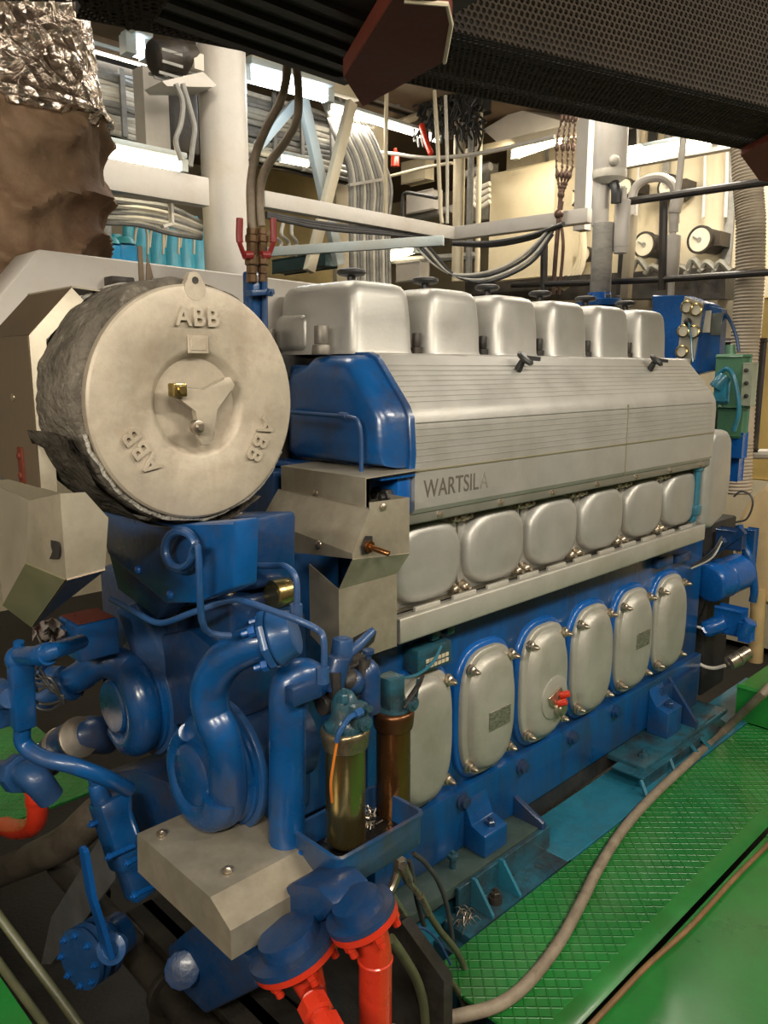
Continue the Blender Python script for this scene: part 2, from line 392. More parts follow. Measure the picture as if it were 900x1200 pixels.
# crankcase doors ---------------------------------------------------
def door(k):
    cx, cz = .164+.3*k, .512
    hw, hh = .128, .204
    out = super2(hw, hh, 3.0)
    b = MB()
    def ring(a, c, n, y): return [V((cx+p[0], y, cz+p[1])) for p in super2(a, c, n)]
    # raised blue seat is its own part; the door is a lip and a domed shell
    b.loft([ring(hw, hh, 3, -.016), ring(hw, hh, 3, -.030), ring(hw-.004, hh-.004, 3, -.034), ring(hw-.020, hh-.016, 2.9, -.036), ring(hw-.026, hh-.024, 2.7, -.052),
            ring(hw-.036, hh-.038, 2.6, -.062), ring(hw-.052, hh-.06, 2.5, -.066), ring(.03, .05, 2.2, -.067)])
    d = obj('crankcase_door', b, silver2, eng, ang=50)
    b = MB(); b.loft([ring(hw+.016, hh+.016, 3, .01), ring(hw+.016, hh+.016, 3, -.010), ring(hw+.010, hh+.010, 3, -.017), ring(hw-.01, hh-.01, 3, -.018)])
    obj('door_seat', b, blue_b, eng, ang=50)
    for sx in (-1, 1):
        for sz in (-1, 1):
            px, pz = cx+sx*.098, cz+sz*.155
            b = MB()
            b.lathe((px, -.034, pz), (0, -1, 0), [(0, .019), (.006, .019), (.008, .015), (.016, .0145), (.020, .010), (.030, .009), (.036, .005), (.040, .003)], 12)
            obj('cover_nut', b, nutm, d, ang=40)
    return d, cx, cz
doors = [door(k) for k in range(6)]
for k, w, dz in ((1, .052, -.02), (4, .05, .01)):
    d, cx, cz = doors[k]
    b = MB(); b.box((cx-w-.0+.01, -.0705, cz+dz-.03), (cx+w+.01, -.066, cz+dz+.032), .001, 1)
    obj('nameplate', b, plate_m, d, label='small grey engraved nameplate')
d, cx, cz = doors[2]
b = MB(); b.lathe((cx+.01, -.064, cz-.045), (0, -1, 0), [(0, .074), (.006, .074), (.009, .066), (.010, .02)], 36)
obj('relief_disc', b, silver2, d)
b = MB(); b.prism([(cx-.04, -.075, cz-.03), (cx+.03, -.075, cz-.01), (cx+.055, -.075, cz-.06), (cx+.03, -.075, cz-.1), (cx-.005, -.075, cz-.075), (cx-.03, -.075, cz-.06)], (0, -.006, 0), .001, 1)
b.lathe((cx+.03, -.075, cz-.085), (0, -1, 0), [(0, .03), (.012, .03), (.014, .022), (.02, .02)], 20)
obj('valve_bracket', b, nutm, d)
b = MB()
for dx, dz in ((.035, -.03), (.022, -.055)):
    b.cyl((cx+dx-.01, -.08, cz+dz-.01), (cx+dx, -.108, cz+dz+.004), .0125, .012, 12, .003)
obj('red_knob', b, red, d)
# plugs on lower skirt
for i, px, py in ((0, 533, 935), (1, 604, 890), (2, 662, 855), (3, 712, 830)):
    x = .347+.303*i
    b = MB(); b.lathe((x, -.028, .25), (0, -1, 0), [(0, .026), (.008, .026), (.010, .019), (.022, .018), (.024, .012)], 20)
    obj('drain_plug', b, blue_d, eng)
# hot box side: back panel and covers --------------------------------
b = MB(); b.box((0., -.012, .90), (1.84, .02, 1.185), .003)
obj('hot_box_panel', b, sheet, eng)
def hotcover(k):
    cx, cz = .162+.3*k, 1.036
    hw, hh = .1455, .120
    def ring(a, c, n, y): return [V((cx+p[0], y, cz+p[1])) for p in super2(a, c, n)]
    b = MB()
    b.loft([ring(hw, hh, 7, -.012), ring(hw, hh, 7, -.020), ring(hw-.003, hh-.003, 7, -.022)])
    b.loft([ring(hw-.012, hh-.009, 2.9, -.020), ring(hw-.014, hh-.012, 2.9, -.042), ring(hw-.022, hh-.019, 2.9, -.054), ring(hw-.038, hh-.035, 2.7, -.059), ring(.03, .03, 2.2, -.060)])
    c = obj('injection_pump_cover', b, silver, eng, ang=50)
    for sx in (-1, 1):
        for sz in (-1, 1):
            px, pz = cx+sx*.128, cz+sz*.104
            b = MB(); b.lathe((px, -.022, pz), (0, -1, 0), [(0, .018), (.004, .018), (.005, .0135), (.018, .013), (.022, .010), (.024, .007), (.034, .006), (.035, .003)], 12)
            obj('cover_nut', b, nutm, c, ang=40)
for k in range(6): hotcover(k)
# rail under covers
b = MB()
b.prism([(0, -.02, .902), (0, -.10, .925), (0, -.104, .92), (0, -.104, .862), (0, -.10, .856), (0, -.02, .85)], (1.78, 0, 0), .002, 1)
o = obj('drip_rail', b, silver2, eng)
for i in range(11):
    x = .1+.155*i
    b = MB(); b.box((x, -.062, .905), (x+.10, -.050, .924), .002, 1); obj('rail_clip', b, silver2, o)
# ribbed top housing --------------------------------------------------
def housing_profile(x, grow=0):
    return [V((x, .05, 1.18)), V((x, -.075, 1.18)), V((x, -.092-grow, 1.187)), V((x, -.100-grow, 1.20)), V((x, -.100-grow, 1.40)), V((x, -.096-grow, 1.43)),
            V((x, -.084-grow, 1.455)), V((x, .018, 1.572)), V((x, .03, 1.585)), V((x, .05, 1.59)), V((x, .10, 1.592))]
b = MB()
xs = [(.052, 0), (1.76, 0), (1.81, -.004), (1.84, -.014), (1.862, -.032), (1.874, -.055)]
def rounded(x, sh):
    c = V((x, .05, 1.40)); out = []
    for p in housing_profile(x):
        q = p.copy()
        if p.y < .05: q.y = min(.05, p.y - sh*1.0)
        if p.z > 1.3 and p.y < .05: q.z = p.z + sh*.5
        out.append(q)
    return out
b.loft([rounded(x, s) for x, s in xs])
hs = obj('ribbed_housing', b, silver, eng, ang=25)
# ribs (fine raised lines) part of the same panel pattern
b = MB()
for i in range(7):
    z = 1.318+.0165*i
    b.box((.056, -.1012, z), (1.77, -.0995, z+.0016))
for i in range(8):
    t = (i+1)/9; y = -.084+.102*t; z = 1.455+.117*t
    n = V((0, -.117, .102)).normalized()
    M = Matrix.Translation(V((0, y, z)))
    b.box((.06, -.0012, -.0012), (1.78, .0012, .0006), M=M)
obj('panel_ribs', b, silver, hs)
b = MB(); b.box((.053, -.1035, 1.296), (1.80, -.098, 1.2995)); b.box((1.10, -.1018, 1.19), (1.102, -.098, 1.43))
obj('panel_seam', b, sheet_ol, hs)
b = MB(); b.prism([(.03, -.03, 1.186), (.03, -.088, 1.186), (.03, -.088, 1.162), (.03, -.084, 1.158), (.03, -.03, 1.158)], (1.80, 0, 0), .001, 1)
st = obj('screw_strip', b, mat('grey strip', (.24, .235, .20), .45, .4, .2, 8, dirt=(.1, .08, .05), damt=.4, bump=.03), eng)
for i in range(7):
    b = MB(); b.lathe((.16+.262*i, -.088, 1.172), (0, -1, 0), [(0, .010), (.005, .009), (.007, .004)], 12)
    obj('screw', b, nutm, st)
M = Matrix((V((1, 0, 0)), V((0, 0, 1)), V((0, -1, 0)))).transposed().to_4x4(); M.translation = V((.195, -.1005, 1.246))
text_mesh('lettering', 'WARTSIL', .066, .0015, M, letter, eng, spacing=1.02, sx=.80)
M2 = M.copy(); M2.translation = V((.329, -.1005, 1.246))
text_mesh('faded_letter', 'A', .066, .0012, M2, mat('faded lettering', (.27, .25, .21), .5, .3, .2, 30, bump=0), eng, sx=.80)
for x in (.60, 1.42):
    b = MB(); b.cyl((x, -.004, 1.545), (x, -.02, 1.572), .012, .010, 10)
    b.lathe((x, -.022, 1.572), (.15, -.5, .6), [(0, .012), (.004, .026), (.012, .030), (.018, .024), (.02, .01)], 16)
    b.bar((x, -.03, 1.582), (x+.05, -.045, 1.578), .014, .012)
    obj('clamp_knob', b, black, hs)
# end cap (blue) -------------------------------------------------------
def capring(x, s, inset=0.):
    P = [(-.100, 1.30), (-.104, 1.34), (-.098, 1.43), (-.082, 1.46), (.02, 1.578), (.05, 1.592), (.20, 1.592), (.235, 1.57), (.30, 1.56), (.322, 1.53), (.325, 1.31), (.30, 1.298)]
    cy, cz = .10, 1.44
    return [V((x, cy+(p[0]-cy)*s, cz+(p[1]-cz)*s)) for p in P]
b = MB(); b.loft([capring(.052, 1), capring(.036, 1), capring(.034, .985)])
ec = obj('end_cap', b, blue, eng, ang=30)
b = MB()
b.loft([capring(.036, .95), capring(.0, .935), capring(-.025, .90), capring(-.04, .84), capring(-.046, .76), capring(-.048, .5)])
obj('bulged_face', b, blue, ec, ang=45)
b = MB(); b.box((-.07, -.105, 1.285), (.05, .33, 1.302), .003); b.box((.0, -.09, 1.19), (.05, .05, 1.29), .004)
obj('cap_flange', b, blue_b, ec)
b = MB(); b.tube([(-.06, .28, 1.44), (-.075, .26, 1.437), (-.078, .1, 1.435), (-.078, -.01, 1.433), (-.078, -.035, 1.42), (-.075, -.04, 1.38), (-.07, -.035, 1.30)], .0055, 8, sub=4)
for y in (.265, .02): b.lathe((-.078, y, 1.436), (0, 1, 0), [(-.012, .009), (.012, .009)], 8)
obj('small_pipe', b, blue_l, ec)
b = MB(); b.hexnut((.0, -.06, 1.235), (-1, 0, 0), .022, .02); b.hexnut((.0, -.02, 1.24), (-1, -.3, 0), .016, .02)
obj('hex_fitting', b, dark, ec)
# cylinder head covers ---------------------------------------------------
def headcover(k):
    x0, x1 = .022+.3*k, .262+.3*k
    y0, y1 = .095, .428
    def rr(g, z, n=8, sh=0):
        cx, cy = (x0+x1)/2, (y0+y1)/2
        return [V((cx+p[0], cy+p[1], z)) for p in super2((x1-x0)/2-g, (y1-y0)/2-g, n, 64)]
    b = MB()
    b.loft([rr(-.004, 1.588), rr(0, 1.60), rr(.003, 1.68), rr(.008, 1.735), rr(.012, 1.755), rr(.022, 1.770), rr(.040, 1.778), rr(.07, 1.780)])
    c = obj('cylinder_head_cover', b, silver, eng, ang=45)
    if k == 0:
        b = MB(); b.box((.015, .28, 1.59), (.12, .43, 1.70), .025, 4); obj('side_bulge', b, silver, c)
    b = MB(); kx, ky = .145+.3*k, .235
    b.cyl((kx, ky, 1.775), (kx, ky, 1.80), .012, .012, 10)
    b.lathe((kx, ky, 1.80), (0, 0, 1), [(0, .02), (.004, .036), (.010, .041), (.017, .039), (.021, .028), (.023, .01)], 20)
    obj('round_knob', b, black, c)
for k in range(6): headcover(k)
for k in range(5):
    x = .298+.3*k
    b = MB(); b.cyl((x, .13, 1.585), (x, .13, 1.61), .018, .018, 14); b.cyl((x, .13, 1.61), (x, .13, 1.65), .013, .013, 14, .003)
    obj('head_stud', b, dark, eng)
for x, y in ((-.02, .17), (-.02, .40)):
    b = MB(); b.cyl((x, y, 1.585), (x, y, 1.612), .026, .024, 16, .003); b.cyl((x, y, 1.612), (x, y, 1.66), .0195, .019, 16, .003)
    obj('head_stud', b, mat('dull steel', (.22, .20, .17), .5, .6, .3, 20, bump=.05), eng)
# flywheel-end cover (tall silver) --------------------------------------
b = MB()
def ecr(x, y, gz):
    z0, z1 = .935+gz, 1.285-gz
    pts = []
    for p in super2(.13, (z1-z0)/2, 4, 32): pts.append(V((x, .05+p[0], (z0+z1)/2+p[1])))
    return pts
b.prism([(1.80, 0, .90), (1.80, 0, 1.255), (1.84, 0, 1.30), (1.97, 0, 1.30), (2.02, 0, 1.26), (2.035, 0, 1.10), (2.02, 0, .98), (1.98, 0, .92), (1.87, 0, .885)], (0, -.095, 0), .03, 4)
b.box((1.78, -.055, .90), (1.84, .02, 1.22), .01)
obj('end_cover', b, silver, eng, ang=50)
b = MB(); b.tube([(1.765, -.05, 1.20), (1.765, -.062, 1.16), (1.765, -.062, .97), (1.765, -.05, .93)], .013, 8)
b.box((1.745, -.078, 1.14), (1.79, -.04, 1.175), .005); b.box((1.745, -.078, .96), (1.79, -.04, 1.0), .005)
obj('end_pipe', b, teal, eng)
# feet ---------------------------------------------------------------
b = MB()
b.prism([(0, -.028, .22), (0, -.028, .14), (0, -.17, .145), (0, -.17, .152)], (0, 0, 0)) if 0 else None
b.prism([(.36, -.028, .245), (.36, -.04, .20), (.36, -.055, .168), (.36, -.105, .160), (.36, -.112, .155), (.36, -.112, .086), (.36, -.028, .086)], (.11, 0, 0), .004, 2)
ft = obj('engine_foot', b, blue, eng)
b = MB(); b.hexnut((.42, -.083, .160), (0, 0, 1), .017, .018); obj('foot_bolt', b, blue_d, ft)
b = MB(); b.box((-.06, -.128, .05), (.62, -.013, .084), .003)
obj('foot_plate', b, gslab, eng)
b = MB(); b.cyl((.26, -.07, .084), (.26, -.07, .118), .010, .010, 10); b.hexnut((.26, -.07, .116), (0, 0, 1), .018, .014)
obj('foot_bolt', b, teal_b, eng)
b = MB(); b.prism([(.615, -.028, .155), (.615, -.145, .105), (.615, -.145, .002), (.615, -.028, .002)], (.02, 0, 0), .002, 1); obj('stop_plate', b, blue_d, eng)
b = MB(); b.prism([(1.53, -.028, .26), (1.53, -.06, .19), (1.53, -.12, .18), (1.53, -.12, .07), (1.53, -.028, .07)], (.12, 0, 0), .005, 2)
ft = obj('engine_foot', b, blue, eng)
b = MB(); b.hexnut((1.59, -.09, .185), (0, 0, 1), .018, .02); obj('foot_bolt', b, blue_d, ft)
b = MB(); b.box((1.25, -.17, .05), (2.0, .0, .07), .003); obj('foot_plate', b, teal_b, eng)
b = MB(); b.prism([(1.70, -.028, .26), (1.70, -.16, .10), (1.70, -.16, .06), (1.70, -.028, .06)], (.02, 0, 0)); b.box((1.60, -.05, .06), (1.95, -.028, .24), .004)
obj('foot_rib', b, blue_d, eng)

# bed -----------------------------------------------------------------
bed = thing('engine_bed', 'oily teal steel foundation bed with gussets along the foot of the engine', 'foundation', (.8, -.1, -.5))
b = MB()
b.box((.64, -.228, -.03), (2.6, -.02, .002), .002, 1)
b.box((-.3, -.14, -.6), (2.6, -.06, -.03))
obj('bed_plate', b, teal, bed)
b = MB(); b.box((.20, -.146, -.03), (.66, -.133, .082), .002, 1); b.box((.15, -.228, -.03), (.66, -.133, .0))
b.box((.1, -.228, -.62), (.66, -.14, -.03))
obj('bed_rail', b, teal_b, bed)
for x in (.255, .385):
    b = MB(); b.prism([(x, -.146, .090), (x, -.146, 0), (x, -.226, 0), (x, -.226, .008), (x, -.160, .090)], (.010, 0, 0)); obj('gusset', b, teal, bed)
b = MB(); b.box((1.20, -.19, .045), (1.72, -.06, .055), .002, 1); b.box((1.22, -.185, 0), (1.70, -.175, .05))
obj('chock_plate', b, teal_b, bed)
for x, lean in ((1.19, -.02), (1.42, -.02), (1.60, .02), (1.69, .03)):
    b = MB(); b.bar((x, -.185, .05), (x+lean, -.225, .0), .012, .012); obj('chock_leg', b, teal, bed)
b = MB(); b.box((1.62, -.16, .0), (1.90, -.06, .075), .004); b.prism([(1.70, -.16, .07), (1.90, -.16, .07), (1.98, -.2, .0), (1.74, -.2, .0)], (0, .012, 0))
obj('bed_chock', b, teal_b, bed)
for x, y in ((.32, -.185), (.56, -.20)):
    pass
b = MB(); b.cyl((.32, -.185, 0), (.32, -.185, .02), .02, .02, 12); b.hexnut((.32, -.185, .02), (0, 0, 1), .016, .016); obj('bed_bolt', b, dark, bed)
b = MB(); b.hexnut((1.33, -.12, .055), (0, 0, 1), .018, .03); obj('bed_bolt', b, teal_b, bed)
b = MB()
for i in range(26):
    a = random.random()*6.28; p = V((.185+random.uniform(-.03, .03), -.185+random.uniform(-.025, .025), .004+random.uniform(0, .02)))
    q = p+V((math.cos(a), math.sin(a), random.uniform(-.3, .5)))*.03
    b.tube([p, (p+q)/2+V((0, 0, .012)), q], .0014, 5, sub=3)
o = obj('metal_swarf', b, steel); tag(o, 'tangle of shiny metal shavings lying on the teal bed by the hoses', 'shavings', kind='stuff')
# ================================================================== TURBOCHARGER SILENCER
def P3(*a, **k): return A(*a, **k)
yf = -.17
cL, cR, cT, cB = A(103, 478, y=yf), A(341, 470, y=yf), A(225, 331, y=yf), A(215, 611, y=yf)
TC = V(((cL.x+cR.x)/2, yf, (cT.z+cB.z)/2)); TR = (cR.x-cL.x)/2*.55+(cT.z-cB.z)/2*.45
turbo = thing('turbocharger_silencer', 'big round beige turbocharger intake silencer wrapped in dark wool, raised letters on its disc', 'air silencer', (TC.x, TC.y, TC.z-TR))
b = MB(); b.lathe((TC.x, yf+.02, TC.z), (0, -1, 0), [(-.02, TR-.01), (0, TR), (.016, TR), (.020, TR-.004), (.022, TR-.012), (.021, .100), (.017, .093), (.004, .082), (.0015, .05), (0.001, .01)], 96)
disc = obj('end_disc', b, cast, turbo, ang=30)
b = MB(); b.cyl((TC.x-.0, yf+.012, TC.z+TR-.008), (TC.x, yf-.0025, TC.z+TR-.008), .021, .021, 20); 
b.cyl((TC.x, yf+.012, TC.z+TR+.006), (TC.x, yf-.002, TC.z+TR+.006), .015, .015, 16); obj('lifting_lug', b, cast, disc)
b = MB(); b.cyl((TC.x, yf-.001, TC.z+TR+.006), (TC.x, yf-.0035, TC.z+TR+.006), .0065, .0065, 12); obj('lug_hole', b, dark, disc)
for a, r in ((-90, .0), (30, 0), (150, 0)): pass
def letters(txt, ang, r, size):
    # text baseline tangential; ang = direction of its centre seen from the front (deg, 90 = up)
    a = math.radians(ang); c = V((TC.x+math.cos(a)*r, yf-.003, TC.z+math.sin(a)*r))
    upd = V((math.cos(a), 0, math.sin(a))); rt = V((math.sin(a), 0, -math.cos(a)))
    M = Matrix((rt, upd, rt.cross(upd))).transposed().to_4x4(); M.translation = c
    text_mesh('raised_lettering', txt, size, .008, M, cast, disc, spacing=1.12, bev=.0006, off=.0004)
letters('ABB', 90, TR*.72, .046); letters('ABB', 213, TR*.68, .046); letters('ABB', -30, TR*.70, .046)
b = MB(); b.box((TC.x-.021, yf-.0045, TC.z+TR*.50-.016), (TC.x+.021, yf-.001, TC.z+TR*.50+.016), .001, 1)
np_ = obj('small_plate', b, cast, disc)
b = MB(); b.box((TC.x-.016, yf-.0058, TC.z+TR*.50-.011), (TC.x+.016, yf-.004, TC.z+TR*.50+.011), .001, 1); obj('stamped_field', b, cast, disc)
# clamping star
b = MB()
cx, cz = TC.x+.003, TC.z
arms = [(35, .072, .018), (158, .066, .016), (268, .076, .017)]
out = []
for ang, L_, w_ in arms:
    for da, rr in ((-60, .022), (-14, L_*.86), (-7, L_), (7, L_), (14, L_*.86)):
        out.append((ang+da, rr))
out = sorted(out); pts = [V((cx+math.cos(math.radians(a))*r, yf-.004, cz+math.sin(math.radians(a))*r)) for a, r in out]
b.prism(pts, (0, -.014, 0), .003, 2)
star = obj('clamping_star', b, cast, turbo)
b = MB(); p = A(229, 500, y=yf-.02); b.cyl(p, p+V((0, -.012, 0)), .013, .012, 18, .002); b.cyl(p+V((0, -.01, 0)), p+V((0, -.02, 0)), .006, .006, 10); obj('star_bolt', b, steel, star)
p = A(208, 457, y=yf-.02); b = MB(); b.box(p-V((.013, .012, .012)), p+V((.013, .012, .012)), .003); b.cyl(p+V((0, -.01, 0)), p+V((0, -.018, 0)), .007, .007, 12); obj('star_bolt', b, brass, star)
# wool body
def wring(y, r, jit, n=90, seed=0, ox=0, oz=0):
    out = []
    for i in range(n):
        a = 2*PI*i/n
        q = noise.noise(V((math.cos(a)*5+seed, math.sin(a)*5, y*7)))*jit + noise.noise(V((math.cos(a)*22, math.sin(a)*22+seed, y*30)))*jit*.6
        out.append(V((TC.x+ox+math.cos(a)*(r+q), y+q*.5, TC.z+oz+math.sin(a)*(r+q))))
    return out
b = MB()
b.loft([wring(yf+.03, TR-.03, 0), wring(yf+.024, TR+.001, .002, seed=2), wring(yf+.03, TR+.010, .007), wring(yf+.06, TR+.014, .006), wring(yf+.12, TR+.014, .006), wring(yf+.17, TR+.013, .007),
        wring(yf+.20, TR+.010, .010), wring(yf+.215, TR-.015, .004), wring(yf+.22, TR-.06, 0)])
obj('wool_jacket', b, wool, turbo, ang=60)
b = MB(); n = 90
pts = wring(yf+.014, TR+.004, .006, seed=5)[48:84]; b.tube(pts, .0045, 6, smooth=False)
obj('frayed_edge', b, woole, turbo, ang=60)
b = MB(); pts = wring(yf+.205, TR+.012, .010, seed=9); b.tube(pts+[pts[0]], .006, 6, smooth=False)
obj('frayed_edge', b, woole, turbo, ang=60)
# loose wool flap at lower left
b = MB(); rings = []
for k in range(9):
    t = k/8; y = yf+.02+.18*t; r = []
    for i in range(40):
        a = math.radians(190+118*i/39); q = .020+noise.noise(V((a*4, y*12, 3)))*.010+(.010 if i < 3 else 0)
        r.append(V((TC.x+math.cos(a)*(TR+q), y, TC.z+math.sin(a)*(TR+q)-.004)))
    rings.append(r)
b.loft(rings, cap=False, close=False); bmesh.ops.solidify(b.bm, geom=b.bm.faces[:], thickness=.006)
obj('wool_flap', b, wool, turbo, ang=60)
b = MB(); b.lathe((TC.x+.03, yf+.21, TC.z), (0, 1, 0), [(0, .12), (.10, .12), (.13, .15), (.3, .16), (.42, .12)], 30); obj('turbine_housing', b, dark, turbo)
p = A(262, 607, y=-.02); b = MB(); b.cyl(p, p+V((0, -.05, 0)), .022, .022, 16, .003); obj('plug', b, cast, turbo)
# foil-wrapped exhaust trunk -------------------------------------------
def column_pts(rowpts, ydepth, m, n=48, jit=.01, fold=0, seed=0):
    rings = []
    for (py, xl, xr) in rowpts:
        a = A(xl, py, y=ydepth); c = A(xr, py, y=ydepth)
        cx = (a.x+c.x)/2; r = (c.x-a.x)/2*.86; z = (a.z+c.z)/2
        rr = []
        for i in range(n):
            t = 2*PI*i/n
            q = noise.noise(V((math.cos(t)*3+seed, math.sin(t)*3, z*9)))*jit + noise.noise(V((math.cos(t)*9, math.sin(t)*9, z*26+seed)))*jit*.6
            if fold: q += fold*1.3*(1-abs(math.sin(z*17+math.cos(t)*1.6+noise.noise(V((math.cos(t)*1.5, math.sin(t)*1.5, z*3)))*4)))**1.5-.01
            rr.append(V((cx+math.cos(t)*(r+q), ydepth+math.sin(t)*(r+q), z)))
        rings.append(rr)
    return rings
def interp(rows, k):
    out = []
    for (a, b2) in zip(rows, rows[1:]):
        for i in range(k):
            t = i/k; out.append(tuple(a[j]*(1-t)+b2[j]*t for j in range(3)))
    out.append(rows[-1]); return out
ex = thing('exhaust_pipe', 'thick vertical exhaust pipe lagged with crumpled foil above and a brown blanket below', 'exhaust pipe', A(50, 300, y=.8))
b = MB(); b.loft(column_pts(interp([(-180, -95, 112), (20, -95, 108), (60, -95, 113), (110, -95, 122), (140, -95, 130), (150, -90, 124)], 9), .80, foil, 96, .02, seed=3)); obj('foil_lagging', b, foil, ex, ang=25)
b = MB(); b.loft(column_pts(interp([(132, -92, 118), (140, -98, 124), (180, -98, 128), (240, -98, 132), (280, -98, 126), (320, -98, 122), (345, -98, 120)], 10), .81, blanket, 90, .014, fold=.028, seed=1)); obj('blanket_wrap', b, blanket, ex, ang=60)
b = MB(); r0 = column_pts([(137, -99, 131)], .802, foil, 60, .014)[0]; b.tube(r0+[r0[0]], .013, 8, smooth=False); obj('rolled_edge', b, foil, ex)
# upper left hood ---------------------------------------------------------
y0 = .02
hx = -.82
p1 = A(34, 393, x=hx); y0 = p1.y
hood = thing('upper_hood', 'brown and grey folded sheet metal hood at the left edge, left of the round silencer', 'heat shield', (hx, y0+.2, 1.3))
pa = p1; pb = A(84, 337, y=y0); pc = V((hx, y0, A(47, 571, x=hx).z))
fy = y0+.40
outl = [pa, pb, V((pb.x+.25, y0, pb.z)), V((pb.x+.25, y0, pc.z)), pc]
b = MB(); b.shell([[pa, pc, V((pc.x, fy, pc.z)), V((pa.x, fy, pa.z))]], .003); obj('front_panel', b, sheet_br, hood)
zt = A(32, 342, x=pb.x); fy2 = zt.y
b = MB(); b.shell([[pa+V((0, 0, .002)), pb, V((pb.x, fy2, pb.z)), V((pa.x, fy2, pa.z))]], .003); obj('sloping_panel', b, sheet_br, hood)
b = MB(); b.shell([[V((pb.x, y0, pb.z)), V((pb.x+.06, y0, pb.z-.004)), V((pb.x+.06, fy2, pb.z-.004)), V((pb.x, fy2, pb.z))]], .003); obj('top_panel', b, sheet, hood)
d = V((.055, -.01, 0))
pa2, pb2, pc2 = A(54, 398, y=y0-.012), A(98, 352, y=y0-.012), A(60, 574, y=y0-.012)
pc2 = V((pa2.x, y0-.012, pc.z-.01)); 
b = MB(); b.shell([[pa, pb, pb2, pa2], [pa, pa2, pc2, pc]], .003); obj('edge_band', b, sheet, hood)
p = A(17, 466, x=hx); b = MB(); b.lathe(p, (-1, 0, 0), [(0, .009), (.004, .008), (.006, .004)], 10); obj('screw', b, nutm, hood)
p = A(26, 545, x=hx-.003); b = MB(); b.box(p-V((.004, .012, .034)), p+V((.003, .012, .034)), .002); b.lathe(p+V((-.003, 0, .018)), (-1, 0, 0), [(0, .008), (.005, .005)], 10); b.lathe(p+V((-.003, 0, -.02)), (-1, 0, 0), [(0, .008), (.005, .005)], 10); obj('red_clip', b, rust, hood)
# lower left hood ----------------------------------------------------------
lx = -.90
B_, C_ = A(75, 580, x=lx), A(73, 676, x=lx)
ly = (B_.y+C_.y)/2
B_.y = C_.y = ly
a_, d_ = A(33, 587, x=lx), A(31, 659, x=lx)
e_, f_ = A(127, 607, y=ly), A(123, 666, y=ly)
g_ = A(38, 734, x=lx+.10); h_ = A(4, 708, x=lx+.02)
Lf = V((0, .0, 0))
i_ = V((lx+.02, a_.y+.20, a_.z)); j_ = V((lx+.02, d_.y+.20, d_.z-.02))
k_ = A(100, 577, y=ly); 
hood2 = thing('lower_hood', 'faceted bare metal shield at the left edge with dark holes, below the brown hood', 'heat shield', (lx+.1, ly+.1, g_.z))
b = MB(); b.shell([[a_, B_, C_, d_], [B_, k_, e_, f_, C_]], .003); obj('light_facet', b, sheet, hood2, ang=10)
b = MB(); b.shell([[i_, a_, d_, h_, j_]], .003); obj('side_facet', b, mat('grey sheet metal', (.36, .32, .25), .45, .4, .2, 5, bump=.04), hood2)
b = MB(); b.shell([[d_, C_, g_, h_]], .003); obj('underside_facet', b, sheet_ol, hood2)
b = MB(); b.shell([[C_, f_, g_]], .003); obj('underside_facet', b, sheet_br, hood2)
p = A(66, 644, x=lx-.004)
b = MB(); pts = [A(x_, y_, x=lx-.0035) for x_, y_ in ((60, 633), (66, 634), (68, 635), (70, 641), (70, 650), (68, 655), (58, 655), (60, 651), (62, 646), (60, 640))]
b.prism(pts, (-.0008, 0, 0)); obj('torn_hole', b, black, hood2)
for x_, y_ in ((15, 632), (0, 625)):
    pass
# insulation box wall behind (off white) ------------------------------------
yb = .44
ib = thing('exhaust_box', 'long off-white insulated exhaust box standing behind the silencer and the head covers', 'insulation box', (.5, yb+.1, 1.2))
t1, t2 = A(45, 292, y=yb), A(0, 340, y=yb)
zt = t1.z; zr = A(345, 330, y=yb).z
b = MB(); b.prism([V((t2.x-.12, yb, 1.3)), V((t2.x-.12, yb, t2.z-.15)), V((t1.x, yb, zt)), V((1.2, yb, zr-.02)), V((1.2, yb, 1.60)), V((.0, yb, 1.60)), V((0, yb, 1.3))], (0, .14, 0), .004, 1)
obj('box_body', b, white, ib)
b = MB(); q = A(168, 318, y=yb-.002); b.box((q.x-.012, yb-.004, q.z-.12), (q.x, yb, q.z+.06)); b.prism([V((q.x+.012, yb-.001, q.z+.045)), V((q.x+.045, yb-.001, q.z-.09)), V((q.x-.0, yb-.001, q.z-.09))], (0, -.002, 0)); obj('seam_strip', b, sheet_br, ib)
b = MB(); q = A(138, 330, y=yb-.03); b.box(q-V((.02, .01, .012)), q+V((.04, .05, .012)), .004); b.cyl(q+V((.09, 0, .0)), q+V((.12, .0, .004)), .014, .014, 12); obj('clip', b, dark, ib)
# ================================================================== SHEET METAL STEM BOX
sb = thing('sheet_metal_casing', 'dull silver folded sheet metal casing in front of the end cap, between disc and rail', 'casing', (-.1, -.1, .9))
yF = -.145
Fp, Ep, Dp, D2, Gp, G2 = A(480, 583, y=yF), A(478, 648, y=yF), A(413, 655, y=yF), A(412, 647, y=yF), A(433, 598, y=yF), A(433, 589, y=yF)
Fp.x = Ep.x = max(Fp.x, Ep.x)
xl = Dp.x; D2.x = xl
Cb, Ct = A(307, 643, x=xl), A(307, 608, x=xl); yl = (Cb.y+Ct.y)/2; Cb.y = Ct.y = yl
D2.z = Dp.z + .012
xg = Gp.x; Bt = A(325, 574, x=xg); Bt.y = yl
b = MB()
b.shell([[Gp, G2, Fp, Ep, Dp, D2], [D2, Dp, Cb, Ct], [Gp, D2, Ct, Bt], [Fp, Ep, V((Ep.x, yF+.14, Ep.z)), V((Fp.x, yF+.14, Fp.z))]], .003)
obj('casing_hood', b, sheet, sb, ang=10)
t0, t1_ = A(330, 546, x=xg+.012), A(428, 564, x=xg+.012)
